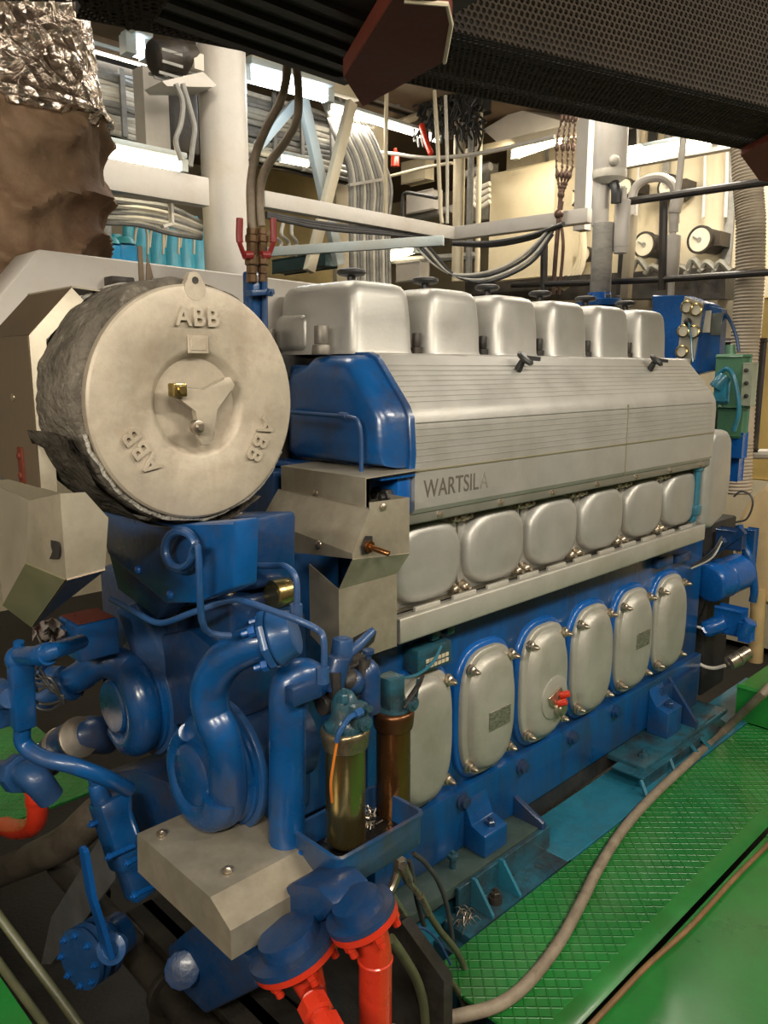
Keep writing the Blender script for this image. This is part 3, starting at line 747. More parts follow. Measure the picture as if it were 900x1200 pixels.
b = MB(); b.shell([[V((xg+.012, yl, t0.z)), V((xg+.012, t1_.y, t0.z)), V((xg+.012, t1_.y, Gp.z-.01)), V((xg+.012, yl, Gp.z-.01))],
                   [V((xg+.012, yl, t0.z)), V((xg+.012, t1_.y, t0.z)), V((xg+.20, t1_.y, t0.z+.004)), V((xg+.20, yl, t0.z+.004))],
                   [Bt, Gp, V((xg+.013, Gp.y, Gp.z)), V((xg+.013, Bt.y, Gp.z))]], .003)
obj('upper_tier', b, sheet, sb, ang=10)
yS = yF+.035
q1, q2, q3, q4 = A(463, 672, y=yS), A(397, 690, y=yS), A(395, 760, y=yS), A(463, 757, y=yS)
q1.x = q4.x = Ep.x-.01; q2.x = q3.x = q2.x
q3.z = q4.z = .862
r1 = A(363, 650, x=q2.x); 
cut = [(455, 757), (410, 757)]
b = MB()
b.shell([[Dp, Ep, q1, q2], [q2, q1, q4, q3], [q2, q3, V((q3.x, r1.y, q3.z+.05)), V((q2.x, r1.y, Cb.z))]], .003)
obj('casing_stem', b, sheet, sb, ang=10)
b = MB(); pts = [A(x_, y_, y=yS-.0035) for x_, y_ in ((436, 735), (441, 740), (438, 752), (420, 768), (408, 775), (400, 770), (404, 752), (418, 745))]; b.prism(pts, (0, -.001, 0)); obj('cut_out', b, black, sb)
pts = [A(x_, y_, y=yF-.0035) for x_, y_ in ((428, 628), (436, 628), (437, 646), (424, 650), (423, 640))]
b = MB(); b.prism(pts, (0, -.001, 0)); obj('slot', b, black, sb)
p = A(430, 640, y=yF); b = MB(); b.cyl(p+V((0, .02, .002)), p+V((0, -.012, 0)), .016, .014, 14); b.cyl(p+V((0, -.005, 0)), p+V((.018, -.055, -.012)), .0075, .0065, 12, .001); obj('spindle', b, copper, sb)
for x_, y_, pl in ((449, 594, 'f'), (374, 638, 'l'), (370, 578, 'u')):
    if pl == 'f': p, d = A(x_, y_, y=yF-.003), (0, -1, 0)
    elif pl == 'l': p, d = A(x_, y_, x=xl-.003), (-1, 0, 0)
    else: p, d = A(x_, y_, x=xg+.009), (-1, 0, 0)
    b = MB(); b.lathe(p, d, [(0, .009), (.003, .0085), (.006, .004)], 12); obj('screw', b, nutm, sb)
# ================================================================== PUMPS
def pump(name, label, cpx, cpy, x, R, cover_r):
    c = A(cpx, cpy, x=x)
    t = thing(name, label, 'pump', (c.x+.1, c.y, c.z-R))
    b = MB()
    b.lathe(c+V((.05, 0, 0)), (-1, 0, 0), [(-.02, R*.98), (.0, R*.98), (.002, R*.93), (.03, R*.9), (.05, R*.80), (.058, R*.66), (.056, cover_r*1.05), (.06, cover_r), (.075, cover_r*.98), (.08, cover_r*.9), (.081, .01)], 48)
    o = obj('pump_casing', b, blue, t, ang=40)
    b = MB(); b.cyl(c+V((.058, 0, 0)), c+V((.075, 0, 0)), R*1.08, R*1.08, 48, .003); b.cyl(c+V((.075, 0, 0)), c+V((.26, 0, 0)), R*.62, R*.7, 30); fl = obj('rear_flange', b, blue_l, t)
    for i in range(7):
        a = math.radians(165+i*32); p = c+V((-.002, math.cos(a)*R*.84, math.sin(a)*R*.84))
        b = MB(); b.hexnut(p+V((.03, 0, 0)), (-1, 0, 0), .010, .012); obj('casing_bolt', b, blue_l, o)
    return t, c
pr, pc_ = pump('cooling_water_pump', 'round blue cooling water pump behind the silver sheet cover, below the fat elbow pipe', 236, 905, -.53, .140, .072)
pl, plc = pump('cooling_water_pump', 'round blue cooling water pump at the left with a curved snout', 143, 825, -.53, .140, .070)
# volute snail ridge of each pump
def volute(c, R, a0, a1, r0, r1, exitpts, par, m=blue):
    pts, rs = [], []
    n = 16
    for i in range(n+1):
        t = i/n; a = math.radians(a0+(a1-a0)*t)
        pts.append(c+V((-.005, math.cos(a)*R*.66, math.sin(a)*R*.66))); rs.append(r0+(r1-r0)*t)
    for p, r in exitpts: pts.append(p); rs.append(r)
    b = MB(); b.tube(pts, rs, 20, sub=4); obj('volute', b, m, par, ang=60)
# elbow: leaves pump right side, climbs, turns to the flange at the trunk
xe = -.57
ep = [(A(278, 905, x=-.54), .040), (A(262, 870, x=-.56), .043), (A(248, 835, x=xe), .044), (A(247, 803, x=xe), .045), (A(264, 773, x=xe+.01), .045), (A(292, 757, x=xe+.035), .044), (A(318, 749, x=xe+.065), .043)]
volute(pc_, .140, 60, -170, .020, .042, [], pr)
el = thing('elbow_pipe', 'fat blue elbow pipe curving from the water pump up to a bolted flange', 'pipe', ep[0][0])
vr = [pc_+V((.012, math.cos(math.radians(a))*.092, math.sin(math.radians(a))*.092)) for a in (-60, -95, -130, -165)]
b = MB(); b.tube(vr+[p for p, r in ep[1:]], [.034, .038, .041, .042]+[r*.88 for p, r in ep[1:]], 26, sub=6); obj('elbow_body', b, blue, el, ang=60)
fe = ep[-1][0]; fd = (ep[-1][0]-ep[-2][0]).normalized()
b = MB(); b.cyl(fe-fd*.012, fe+fd*.006, .060, .060, 8, .006); b.cyl(fe+fd*.006, fe+fd*.05, .058, .045, 24, .006); ef = obj('elbow_flange', b, blue_l, el)
u_, v_, _ = basis(fd)
for i in range(4):
    a = PI/4+i*PI/2; p = fe-fd*.012+(u_*math.cos(a)+v_*math.sin(a))*.050
    b = MB(); b.hexnut(p, -fd, .012, .014); b.cyl(p, p-fd*.028, .006, .006, 8); obj('flange_bolt', b, blue_b, ef)
# left pump snout
vp = [(A(140, 772, x=-.55), .040), (A(120, 775, x=-.57), .040), (A(98, 790, x=-.60), .038), (A(80, 800, x=-.63), .035)]
pts = [plc+V((.012, math.cos(math.radians(a))*.098, math.sin(math.radians(a))*.098)) for a in (-60, -95, -130, -165, -200, -235, -262)]
b = MB(); b.tube(pts+[p for p, r in vp[1:]], [.034, .038, .041, .043, .044, .044, .044]+[r for p, r in vp[1:]], 22, sub=5); obj('volute', b, blue, pl, ang=60)
b = MB(); p = vp[-1][0]; d = (vp[-1][0]-vp[-2][0]).normalized(); b.cyl(p-d*.004, p+d*.012, .047, .047, 24, .003); b.cyl(p+d*.012, p+d*.08, .034, .036, 20); obj('snout_flange', b, blue_l, pl)
# gearcase / front cover of the free end
fc = thing('pump_gear_case', 'large dark blue pump gear case casting behind both pumps at the free end', 'gear case', (-.35, .3, .3))
b = MB(); b.box((-.36, .03, .42), (-.18, .85, .96), .03, 3); b.box((-.40, .08, .88), (-.18, .50, 1.02), .015); b.box((-.45, .22, .50), (-.34, .34, .98), .02)
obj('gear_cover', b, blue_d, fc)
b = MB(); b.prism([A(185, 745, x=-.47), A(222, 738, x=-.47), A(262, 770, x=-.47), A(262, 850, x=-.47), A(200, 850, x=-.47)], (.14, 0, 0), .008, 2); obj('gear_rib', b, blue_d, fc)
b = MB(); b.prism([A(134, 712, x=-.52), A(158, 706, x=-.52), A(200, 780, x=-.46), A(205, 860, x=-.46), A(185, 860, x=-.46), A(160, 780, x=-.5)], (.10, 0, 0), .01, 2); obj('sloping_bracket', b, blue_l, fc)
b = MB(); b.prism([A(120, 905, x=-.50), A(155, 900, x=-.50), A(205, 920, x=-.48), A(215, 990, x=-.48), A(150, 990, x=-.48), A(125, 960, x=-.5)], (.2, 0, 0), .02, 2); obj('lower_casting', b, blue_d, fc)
# blue top tank box by the rag
tk = thing('vent_box', 'small blue open-topped box with rusty top beside the rag', 'vent box', A(105, 755, x=-.62))
c0, c1, c2, c3 = A(83, 715, x=-.66), A(112, 735, x=-.66), A(112, 760, x=-.66), A(84, 745, x=-.66)
b = MB(); q = A(98, 735, x=-.62); b.box(q+V((-.04, -.06, -.065)), q+V((.06, .05, .025)), .006); obj('box_body', b, blue, tk)
b = MB(); b.box(q+V((-.034, -.054, .0255)), q+V((.054, .044, .028)), .001, 1); obj('box_top', b, rust, tk)
# charge air housing under the disc (triangular blue)
ch = thing('charge_air_housing', 'blue wedge shaped charge air housing hanging below the round silencer', 'air housing', (-.4, .2, 1.0))
xh = -.64
P_ = [A(112, 598, x=xh), A(150, 606, x=xh), A(200, 616, x=xh), A(276, 610, x=xh), A(274, 690, x=xh), A(232, 706, x=xh), A(196, 708, x=xh), A(126, 650, x=xh)]
b = MB(); b.prism(P_, (.05, 0, 0), .006, 2); obj('housing_shell', b, blue, ch)
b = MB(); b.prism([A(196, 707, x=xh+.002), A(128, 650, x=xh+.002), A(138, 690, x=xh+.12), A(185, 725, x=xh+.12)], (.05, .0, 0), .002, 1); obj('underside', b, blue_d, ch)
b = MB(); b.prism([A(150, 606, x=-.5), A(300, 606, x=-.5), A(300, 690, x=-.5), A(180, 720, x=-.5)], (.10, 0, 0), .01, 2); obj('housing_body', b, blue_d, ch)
for x_, y_ in ((200, 697), (162, 668)):
    p = A(x_, y_, x=xh); b = MB(); b.lathe(p, (-1, 0, 0), [(0, .009), (.004, .008), (.006, .003)], 10); obj('bolt', b, blue_b, ch)
b = MB(); q = A(268, 712, x=-.52); b.box(q+V((-.03, -.055, -.06)), q+V((.12, .06, .03)), .012, 3); sbx = obj('junction_block', b, blue_d, ch)
b = MB(); b.lathe(q+V((0, 0, .03)), (0, 0, 1), [(0, .016), (.006, .014), (.010, .006)], 12); obj('top_bolt', b, steel, sbx)
q = A(328, 695, x=-.45); b = MB(); b.cyl(q+V((.02, .0, 0)), q-V((.02, 0, 0)), .030, .030, 24, .003); b.cyl(q-V((.02, 0, 0)), q-V((.021, 0, 0)), .024, .024, 20); o = obj('pressure_gauge', b, brass); tag(o, 'small round brass-rimmed gauge in the shade left of the sheet metal casing', 'gauge')
b = MB(); q = A(250, 760, x=-.40); b.box(q+V((-.06, -.12, -.01)), q+V((.10, .16, .012)), .006); obj('cover_plate', b, blue_d, fc)
# coil of cable under the disc
b = MB(); pts = []
for i in range(44):
    a = i/42*4.2*PI-PI*.3; p = A(211+math.cos(a)*(21-i*.14), 645-math.sin(a)*(26-i*.16), x=-.65-.0006*i); pts.append(p)
pts += [A(232, 640, x=-.68), A(234, 680, x=-.68), A(236, 725, x=-.67), A(246, 742, x=-.64), A(270, 745, x=-.60)]
b.tube(pts, .0062, 8, sub=2); o = obj('cable_coil', b, blue_l); tag(o, 'dark blue-grey cable coiled against the blue wedge below the silencer', 'cable')
# two slim blue pipes
b = MB(); b.tube([A(x_, y_, x=X) for x_, y_, X in ((130, 702, -.66), (160, 718, -.66), (188, 730, -.655), (225, 718, -.64), (262, 705, -.6), (284, 704, -.58), (320, 716, -.56), (352, 728, -.54), (372, 738, -.52), (379, 748, -.52), (380, 775, -.52), (378, 800, -.52))], .0062, 10, sub=5)
b.cyl(A(378, 782, x=-.52), A(378, 800, x=-.52), .012, .012, 8); o = obj('fuel_pipe', b, blue_l); tag(o, 'slim blue pipe crossing above the pumps and bending down to the filter head', 'pipe')
b = MB(); b.tube([A(x_, y_, x=X) for x_, y_, X in ((236, 700, -.60), (252, 682, -.58), (272, 665, -.54), (285, 663, -.53), (320, 663, -.5), (335, 664, -.5), (346, 676, -.5), (348, 700, -.5), (347, 715, -.5))], .0062, 10, sub=5)
b.cyl(A(347, 708, x=-.5), A(347, 722, x=-.5), .012, .012, 8); o = obj('fuel_pipe', b, blue_l); tag(o, 'slim blue pipe arching below the silencer to a nut above the filter block', 'pipe')
# wide trunk pipe
tr = thing('water_trunk', 'thick upright blue pipe with rounded shoulder left of the brass filter', 'pipe', A(335, 1000, x=-.44))
b = MB(); b.tube([A(372, 800, x=-.36), A(358, 792, x=-.40), A(342, 797, x=-.43), A(337, 820, x=-.44), A(337, 900, x=-.44), A(336, 980, x=-.44), A(342, 1010, x=-.44), A(362, 1040, x=-.42)], [.034, .037, .038, .039, .039, .039, .038, .036], 26, sub=6); obj('trunk_body', b, blue, tr, ang=60)
# bottom-left silver box shield
xs_ = -.66
a1, a2, a3, a4, a5 = A(161, 981, x=xs_), A(246, 1047, x=xs_), A(270, 1091, x=xs_), A(271, 1116, x=xs_), A(162, 1030, x=xs_)
zt = (a1.z+a2.z)/2; a1.z = a2.z = zt; a4.z = a5.z = (a4.z+a5.z)/2
wd = V((.24, 0, 0))
b = MB(); b.shell([[a1, a2, a3, a4, a5], [a1, a2, a2+wd, a1+wd], [a2, a3, a3+wd*.85, a2+wd], [a3, a4, a4+wd*.85, a3+wd*.85]], .003)
sh = thing('silver_shield', 'folded silver sheet metal cover with two screws below the right water pump', 'cover', (xs_+.1, a2.y+.1, a4.z))
obj('shield_body', b, sheet, sh, ang=10)
for x_, y_ in ((190, 978), (267, 1021)):
    p = A(x_, y_, z=zt); b = MB(); b.lathe(p+V((0, 0, .002)), (0, 0, 1), [(0, .012), (.003, .012), (.005, .008), (.009, .005)], 12); obj('screw', b, nutm, sh)
# ================================================================== LEFT PIPEWORK
lp = thing('valve_block', 'blue square-section valve pipe at the left edge with an elbow on top', 'valve pipe', A(30, 880, x=-.86))
X = -.86
b = MB(); b.bar(A(24, 775, x=X), A(27, 852, x=X), .040, .044, (1, 0, 0), .008); b.ball(A(22, 772, x=X), .026, n=14); b.cyl(A(22, 772, x=X), A(22, 752, x=X), .012, .010, 10); obj('block_body', b, blue, lp)
b = MB(); b.tube([A(20, 768, x=X), A(45, 768, x=X), A(65, 762, x=X+.02), A(95, 752, x=X+.12)], [.018, .018, .016, .015], 16); b.cyl(A(48, 768, x=X), A(56, 766, x=X+.005), .021, .021, 16); obj('top_pipe', b, blue, lp)
b = MB(); b.tube([A(26, 850, x=X), A(28, 872, x=X), A(50, 888, x=X+.02), A(85, 897, x=X+.06), A(125, 912, x=X+.12), A(150, 925, x=X+.18)], .0165, 18); obj('bottom_pipe', b, blue, lp)
b = MB(); b.bar(A(-5, 800, x=X-.02), A(-2, 850, x=X-.02), .05, .05, (1, 0, 0), .01); b.cyl(A(-4, 820, x=X-.02), A(12, 818, x=X-.02), .02, .02, 14); obj('side_block', b, blue_l, lp)
b = MB(); b.tube([A(-20, 905, x=-.78), A(20, 905, x=-.78), A(40, 912, x=-.77), A(60, 935, x=-.74)], [.028, .030, .034, .03], 18)
b.cyl(A(18, 905, x=-.785), A(27, 907, x=-.78), .046, .046, 8, .004); o = obj('flanged_pipe', b, blue_l); tag(o, 'grey-blue flanged pipe stub entering at the left edge above the red bend', 'pipe')
# dark hoses and bellows between left pipe and pump
hb = thing('pipe_coupling', 'blue banded pipe coupling between the square valve pipe and the left pump', 'coupling', A(80, 880, x=-.6))
b = MB(); b.tube([A(40, 905, x=-.6), A(55, 888, x=-.6), A(75, 872, x=-.59), A(100, 862, x=-.57), A(125, 862, x=-.5)], [.038, .045, .05, .05, .05], 22); obj('coupling_body', b, blue_d, hb)
for t in ((48, 897, 56, 885), (68, 878, 76, 871), (88, 866, 97, 862)):
    p, q = A(t[0], t[1], x=-.6), A(t[2], t[3], x=-.595); b = MB(); m_ = (p+q)/2; d = (q-p).normalized(); b.cyl(m_-d*.005, m_+d*.005, .054, .054, 24, .002); obj('hose_band', b, steel, hb)
b = MB(); b.cyl(A(50, 795, x=-.64), A(100, 800, x=-.55), .036, .036, 20, .004); b.cyl(A(45, 793, x=-.65), A(52, 795, x=-.64), .044, .044, 20, .003); o = obj('motor_stub', b, blue_l); tag(o, 'stubby blue-grey cylinder behind the snout of the left pump', 'pump part')
b = MB()
for i in range(9):
    y_ = 790+random.uniform(0, 30); b.tube([A(30+random.uniform(0, 10), y_, x=-.74), A(45, y_+random.uniform(-12, 12), x=-.72), A(60, y_+random.uniform(-10, 14), x=-.7), A(75, 815+random.uniform(0, 10), x=-.68)], .004, 6, sub=4)
o = obj('tangled_wires', b, darkc); tag(o, 'tangle of dark wires and clips behind the square blue valve pipe', 'wires', kind='stuff')
b = MB(); b.tube([A(38, 918, x=-.62), A(42, 930, x=-.62), A(44, 955, x=-.62), A(38, 968, x=-.62), A(20, 972, x=-.62), A(5, 968, x=-.61)], .030, 20, sub=6); b.cyl(A(43, 935, x=-.62), A(43, 941, x=-.62), .032, .032, 20)
o = obj('red_bend', b, red); tag(o, 'bright red pipe bend under the blue pipes at the left edge', 'pipe')
b = MB(); b.tube([A(-30, 1035, x=-.50), A(40, 1005, x=-.50), A(80, 985, x=-.5), A(120, 950, x=-.45), A(150, 940, x=-.3)], .055, 24); o = obj('bilge_pipe', b, mat('grimy grey pipe', (.10, .085, .065), .5, 0, .4, 6, dirt=(.03, .02, .015), damt=.7, bump=.2)); tag(o, 'grimy grey pipe running under the red bend into the dark', 'pipe')
# rag
b = MB(); rings = []
for i in range(12):
    r = []
    for j in range(16):
        p = A(38+i*4.6, 752-j*1.6-noise.noise(V((i*.5, j*.4, 0)))*14, x=-.70+.012*i*.5+noise.noise(V((i*.45, j*.4, 5)))*.05); r.append(p)
    rings.append(r)
b.loft(rings, cap=False, close=False); bmesh.ops.solidify(b.bm, geom=b.bm.faces[:], thickness=.004)
o = obj('crumpled_rag', b, rag_m, ang=60); tag(o, 'crumpled pink and white patterned rag stuffed beside the blue vent box', 'rag')
# actuator column under left pump
ac = thing('pressure_valve', 'blue angular valve with side bolts below the left pump', 'valve', A(150, 1000, x=-.56))
b = MB(); b.bar(A(125, 935, x=-.60), A(152, 1015, x=-.58), .09, .075, (1, 0, 0), .012); b.cyl(A(120, 940, x=-.61), A(112, 918, x=-.62), .026, .020, 18, .004); b.ball(A(107, 915, x=-.62), .008)
obj('valve_body', b, blue, ac)
b = MB(); b.bar(A(148, 1000, x=-.585), A(165, 1050, x=-.57), .07, .06, (1, 0, 0), .01); obj('valve_foot', b, blue, ac)
for x_, y_ in ((110, 965), (130, 1003), (152, 1010), (160, 1048)):
    p = A(x_, y_, x=-.64); b = MB(); b.hexnut(p, (-1, 0, 0), .009, .010); b.cyl(p, p+V((.06, 0, 0)), .007, .007, 8); obj('valve_bolt', b, blue_b, ac)
b = MB(); b.tube([A(142, 916, x=-.66), A(152, 925, x=-.66), A(153, 955, x=-.66), A(160, 978, x=-.66)], .004, 8); obj('drain_tube', b, blue, ac)
# butterfly valve with lever
bv = thing('butterfly_valve', 'blue flanged butterfly valve with a long upright lever at the bottom left', 'valve', A(110, 1180, x=-.52))
c = A(100, 1120, x=-.60)
def tilt(ax): return V(ax).normalized()
axv = tilt((-.92, -.25, .1))
b = MB(); b.lathe(c, axv, [(-.02, .085), (-.006, .085), (-.004, .07), (.004, .07), (.006, .085), (.020, .085), (.024, .055), (.026, .01)], 36); vb = obj('valve_flange', b, blue_l, bv, ang=40)
u_, v_, _ = basis(axv)
for i in range(8):
    a = i*PI/4+.2; p = c+axv*.02+(u_*math.cos(a)+v_*math.sin(a))*.070
    b = MB(); b.hexnut(p, axv, .010, .012); obj('flange_bolt', b, blue_b, vb)
b = MB(); b.cyl(c-axv*.02, c-axv*.13, .062, .062, 24); b.cyl(c-axv*.045, c-axv*.065, .085, .085, 30, .003); obj('valve_pipe', b, blue_d, bv)
hc = A(131, 1112, x=-.66)
b = MB(); b.lathe(hc, (-.55, -.5, .35), [(-.05, .022), (-.01, .022), (-.008, .036), (.004, .036), (.008, .02), (.016, .018)], 24); obj('notch_plate', b, blue_l, bv)
b = MB(); top = A(103, 992, x=-.70); 
b.loft([[p+V(o) for o in ((-.006, -w_, 0), (-.006, w_, 0), (.006, w_, 0), (.006, -w_, 0))] for p, w_ in ((hc+V((-.014, -.008, .0)), .026), (hc.lerp(top, .25)+V((-.014, -.008, 0)), .021), (hc.lerp(top, .6)+V((-.02, -.01, 0)), .018), (top+V((-.012, -.006, 0)), .015), (top+V((-.012, -.006, .006)), .008))])
obj('lever', b, blue_b, bv)
b = MB(); b.prism([A(60, 1075, x=-.5), A(115, 985, x=-.5), A(135, 975, x=-.5), A(135, 1030, x=-.5), A(60, 1130, x=-.5), A(48, 1130, x=-.5)], (.008, 0, 0)); o = obj('support_plate', b, mat('grey worn plate', (.11, .115, .12), .5, 0, .3, 6, dirt=(.05, .04, .03), damt=.6, bump=.1)); tag(o, 'flat grey-blue support plate standing behind the butterfly valve', 'plate')
# olive hydraulic pipes bottom left
for k, (p, q, lab) in enumerate((((-15, 1055, 0), (110, 1225, 0), 'upper of the two olive pipes in the bottom left corner'), ((-15, 1110, 0), (70, 1225, 0), 'lower of the two olive pipes in the bottom left corner'))):
    b = MB(); b.cyl(A(p[0], p[1], x=-.90), A(q[0], q[1], x=-.80), .010, .010, 14); o = obj('olive_pipe', b, olhose); tag(o, lab, 'pipe')
b = MB(); b.prism([A(-10, 1130, z=.35), A(38, 1200, z=.35), A(48, 1230, z=.35), A(-10, 1230, z=.35)], (0, 0, -.02)); o = obj('green_plate', b, green_s); tag(o, 'corner of a green plate at the very bottom left', 'plate')
# base casting bottom centre
bc = thing('sea_water_casting', 'dark blue casting in the shade left of the red flanges', 'casting', A(230, 1190, x=-.5))
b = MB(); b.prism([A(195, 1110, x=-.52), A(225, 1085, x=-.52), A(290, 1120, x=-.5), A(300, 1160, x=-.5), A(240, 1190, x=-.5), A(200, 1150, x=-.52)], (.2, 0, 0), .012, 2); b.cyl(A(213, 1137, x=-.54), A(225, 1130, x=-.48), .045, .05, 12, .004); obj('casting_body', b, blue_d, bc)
# ================================================================== RED FLANGES
def redflange(cpx, x, axis, R, label, neck, blueup, grp=None):
    c = A(*cpx, x=x); ax = V(axis).normalized()
    t = thing('red_flange_pipe', label, 'pipe', c)
    u_, v_, _ = basis(ax)
    b = MB(); b.lathe(c, ax, [(0, R), (.013, R), (.016, R-.004), (.017, .03)], 40); fl = obj('pipe_flange', b, red, t, ang=40)
    for i in range(6):
        a = i*PI/3+.35; p = c+(u_*math.cos(a)+v_*math.sin(a))*(R*.80)+ax*.016
        b = MB(); b.hexnut(p, ax, .012, .013, False); b.cyl(p+ax*.013, p+ax*.026, .008, .008, 10); obj('flange_bolt', b, red, fl)
    neck(t, c, ax)
    b = MB(); blueup(b, c, ax); o = obj('blue_flange', b, blue_d, t, ang=40)
    return t
def neck1(t, c, ax):
    b = MB(); q = A(366, 1175, x=-.60); b.tube([c+ax*.014, c+ax*.045, (c+ax*.10).lerp(q, .3), q], [.046, .036, .024, .019], 22, sub=5)
    obj('cone', b, red, t, ang=60)
    q2 = A(392, 1225, x=-.62); d = (q2-q).normalized()
    b = MB(); b.hexnut(q, d, .030, .03, False, 8); b.cyl(q+d*.03, q+d*.05, .02, .02, 14); b.hexnut(q+d*.045, d, .032, .05, False, 8); obj('union_nut', b, red, t)
def up1(b, c, ax):
    b.lathe(c, -ax, [(0.001, .088), (.014, .088), (.0145, .060), (.04, .058), (.041, .02)], 36)
redflange((345, 1112), -.56, (.22, -.32, -.88), .086, 'red reducer pipe on a wide tilted flange, left of the straight red pipe', neck1, up1)
def neck2(t, c, ax):
    b = MB(); e_ = c+ax*.05; b.tube([c+ax*.014, c+ax*.03, e_, e_+V((.004, -.004, -.04)), e_+V((.004, -.004, -.12)), e_+V((.004, -.004, -.5))], [.033, .032, .032, .0315, .0315, .0315], 26, sub=5)
    obj('straight_pipe', b, red, t, ang=60)
    b = MB(); p = c+ax*.05+V((.004, -.004, -.05)); b.lathe(p, (0, 0, 1), [(0, .032), (.002, .034), (.006, .034), (.008, .032)], 26); obj('weld_ring', b, red, t)
def up2(b, c, ax):
    b.lathe(c, -ax, [(0.001, .068), (.012, .068), (.0125, .048), (.035, .046), (.036, .02)], 36)
redflange((424, 1072), -.48, (.25, -.28, -.9), .068, 'straight red vertical pipe hanging from a tilted flange under the blue tray', neck2, up2)
b = MB(); b.prism([A(x_, y_, x=-.52) for x_, y_ in ((290, 1088), (300, 1062), (340, 1035), (372, 1040), (392, 1062), (380, 1078), (330, 1110), (300, 1118))], (.10, 0, 0), .012, 2); o = obj('outlet_casting', b, blue_d); tag(o, 'grimy blue casting joining the two tilted flanges under the tray', 'casting')
# bilge clutter under the filters
b = MB(); b.prism([A(330, 1130, x=-.3), A(470, 1080, x=-.25), A(520, 1150, x=-.2), A(520, 1220, x=-.2), A(310, 1220, x=-.3)], (.03, 0, 0)); o = obj('bilge_bracket', b, dark); tag(o, 'greasy dark steel plate behind the red pipes', 'plate')
# ================================================================== FILTER TRAY AND FILTERS
ytr = -.37
f1, f2 = A(397, 1011, y=ytr), A(497, 948, y=ytr)
zr_ = f1.z*.8+f2.z*.2
ybk = A(340, 972, x=f1.x).y
tx0, tx1, ty0, ty1 = f1.x, f2.x, ytr, ybk
tray = thing('drip_tray', 'open blue drip tray under the two hanging filter bowls', 'tray', ((tx0+tx1)/2, (ty0+ty1)/2, zr_-.06))
b = MB()
def rrect(x0, x1, y0, y1, z, r, n=5):
    out = []
    for cx, cy, a0 in ((x1-r, y1-r, 0), (x0+r, y1-r, 90), (x0+r, y0+r, 180), (x1-r, y0+r, 270)):
        for i in range(n+1):
            a = math.radians(a0+90*i/n); out.append(V((cx+math.cos(a)*r, cy+math.sin(a)*r, z)))
    return out
e = .006
b.loft([rrect(tx0+e, tx1-e, ty0+e, ty1-e, zr_-.078, .02), rrect(tx0, tx1, ty0, ty1, zr_-.07, .02), rrect(tx0, tx1, ty0, ty1, zr_-.004, .016), rrect(tx0-.004, tx1+.004, ty0-.004, ty1+.004, zr_-.002, .018), rrect(tx0-.004, tx1+.004, ty0-.004, ty1+.004, zr_+.003, .018),
        rrect(tx0+.005, tx1-.005, ty0+.005, ty1-.005, zr_+.003, .014), rrect(tx0+.006, tx1-.006, ty0+.006, ty1-.006, zr_-.062, .014)])
obj('tray_pan', b, mat('streaked tray blue', (.008, .07, .21), .35, 0, .3, 6, dirt=(.035, .03, .02), damt=.8, dscale=5, dthr=.5, bump=.1, coat=.3, stretch=(1, 1, .35)), tray, ang=40)
b = MB(); b.box((tx0+.008, ty0+.008, zr_-.065), (tx1-.008, ty1-.008, zr_-.056)); obj('oil_film', b, mat('black oily dirt', (.012, .01, .008), .12, 0, .4, 20, bump=.25), tray)
b = MB(); p = A(348, 1005, x=tx0); b.box(p+V((-.006, -.018, -.02)), p+V((.004, .018, .02)), .005); b.hexnut(p+V((-.006, 0, 0)), (-1, 0, 0), .012, .012); obj('tray_bolt', b, blue_b, tray)
b = MB()
for i in range(60):
    p = A(430, 962, z=zr_-.03)+V((random.uniform(-.02, .02), random.uniform(-.02, .02), random.uniform(-.01, .02))); q = p+V((random.uniform(-.012, .012), random.uniform(-.012, .012), random.uniform(0, .012)))
    b.tube([p, q], .0015, 5, smooth=False)
o = obj('wire_wool', b, steel); tag(o, 'clump of wire wool lying in the tray between the filter bowls', 'wire wool', kind='stuff')
def filt(name, label, px, ytop, ybot, yy, R, m, mcap):
    top, bot = A(px[0], ytop, y=yy), A(px[1], ybot, y=yy)
    x = (top.x+bot.x)/2
    t = thing(name, label, 'filter', (x, yy, bot.z))
    zt, zb = top.z, bot.z
    b = MB(); b.lathe((x, yy, zb), (0, 0, 1), [(0, R*.92), (.003, R*.97), (.012, R), (zt-zb-.035, R)], 36); obj('filter_bowl', b, m, t, ang=40)
    b = MB(); b.lathe((x, yy, zt), (0, 0, 1), [(-.042, R*1.02), (-.040, R*1.12), (-.034, R*1.16), (-.014, R*1.2), (-.006, R*1.22), (0, R*1.18), (.004, R*1.05)], 36); obj('bowl_collar', b, mcap, t, ang=40)
    return t, V((x, yy, zt))
fA, hA = filt('fuel_filter', 'polished brass filter bowl hanging over the blue tray, left of the bronze one', (406, 404), 852, 985, -.28, .043, brass, mat('stained brass collar', (.28, .23, .14), .3, .8, .4, 12, dirt=(.12, .05, .02), damt=.7, bump=.05))
fB, hB = filt('fuel_filter', 'dark bronze filter bowl hanging over the blue tray beside the engine door', (461, 461), 832, 955, -.25, .0395, copper, mat('bronze collar', (.16, .07, .03), .35, .8, .3, 10, bump=.05))
b = MB(); b.lathe(hA, (0, 0, 1), [(.0, .044), (.010, .044), (.016, .036), (.03, .030), (.06, .028), (.078, .018), (.084, .008)], 28)
b.box(hA+V((-.012, -.045, .01)), hA+V((.03, -.01, .062)), .008); b.cyl(hA+V((.012, -.045, .022)), hA+V((.012, -.056, .022)), .017, .016, 16, .002); b.cyl(hA+V((.012, -.056, .022)), hA+V((.012, -.062, .022)), .008, .007, 12)
b.cyl(hA+V((.018, -.045, .052)), hA+V((.018, -.058, .055)), .009, .008, 8)
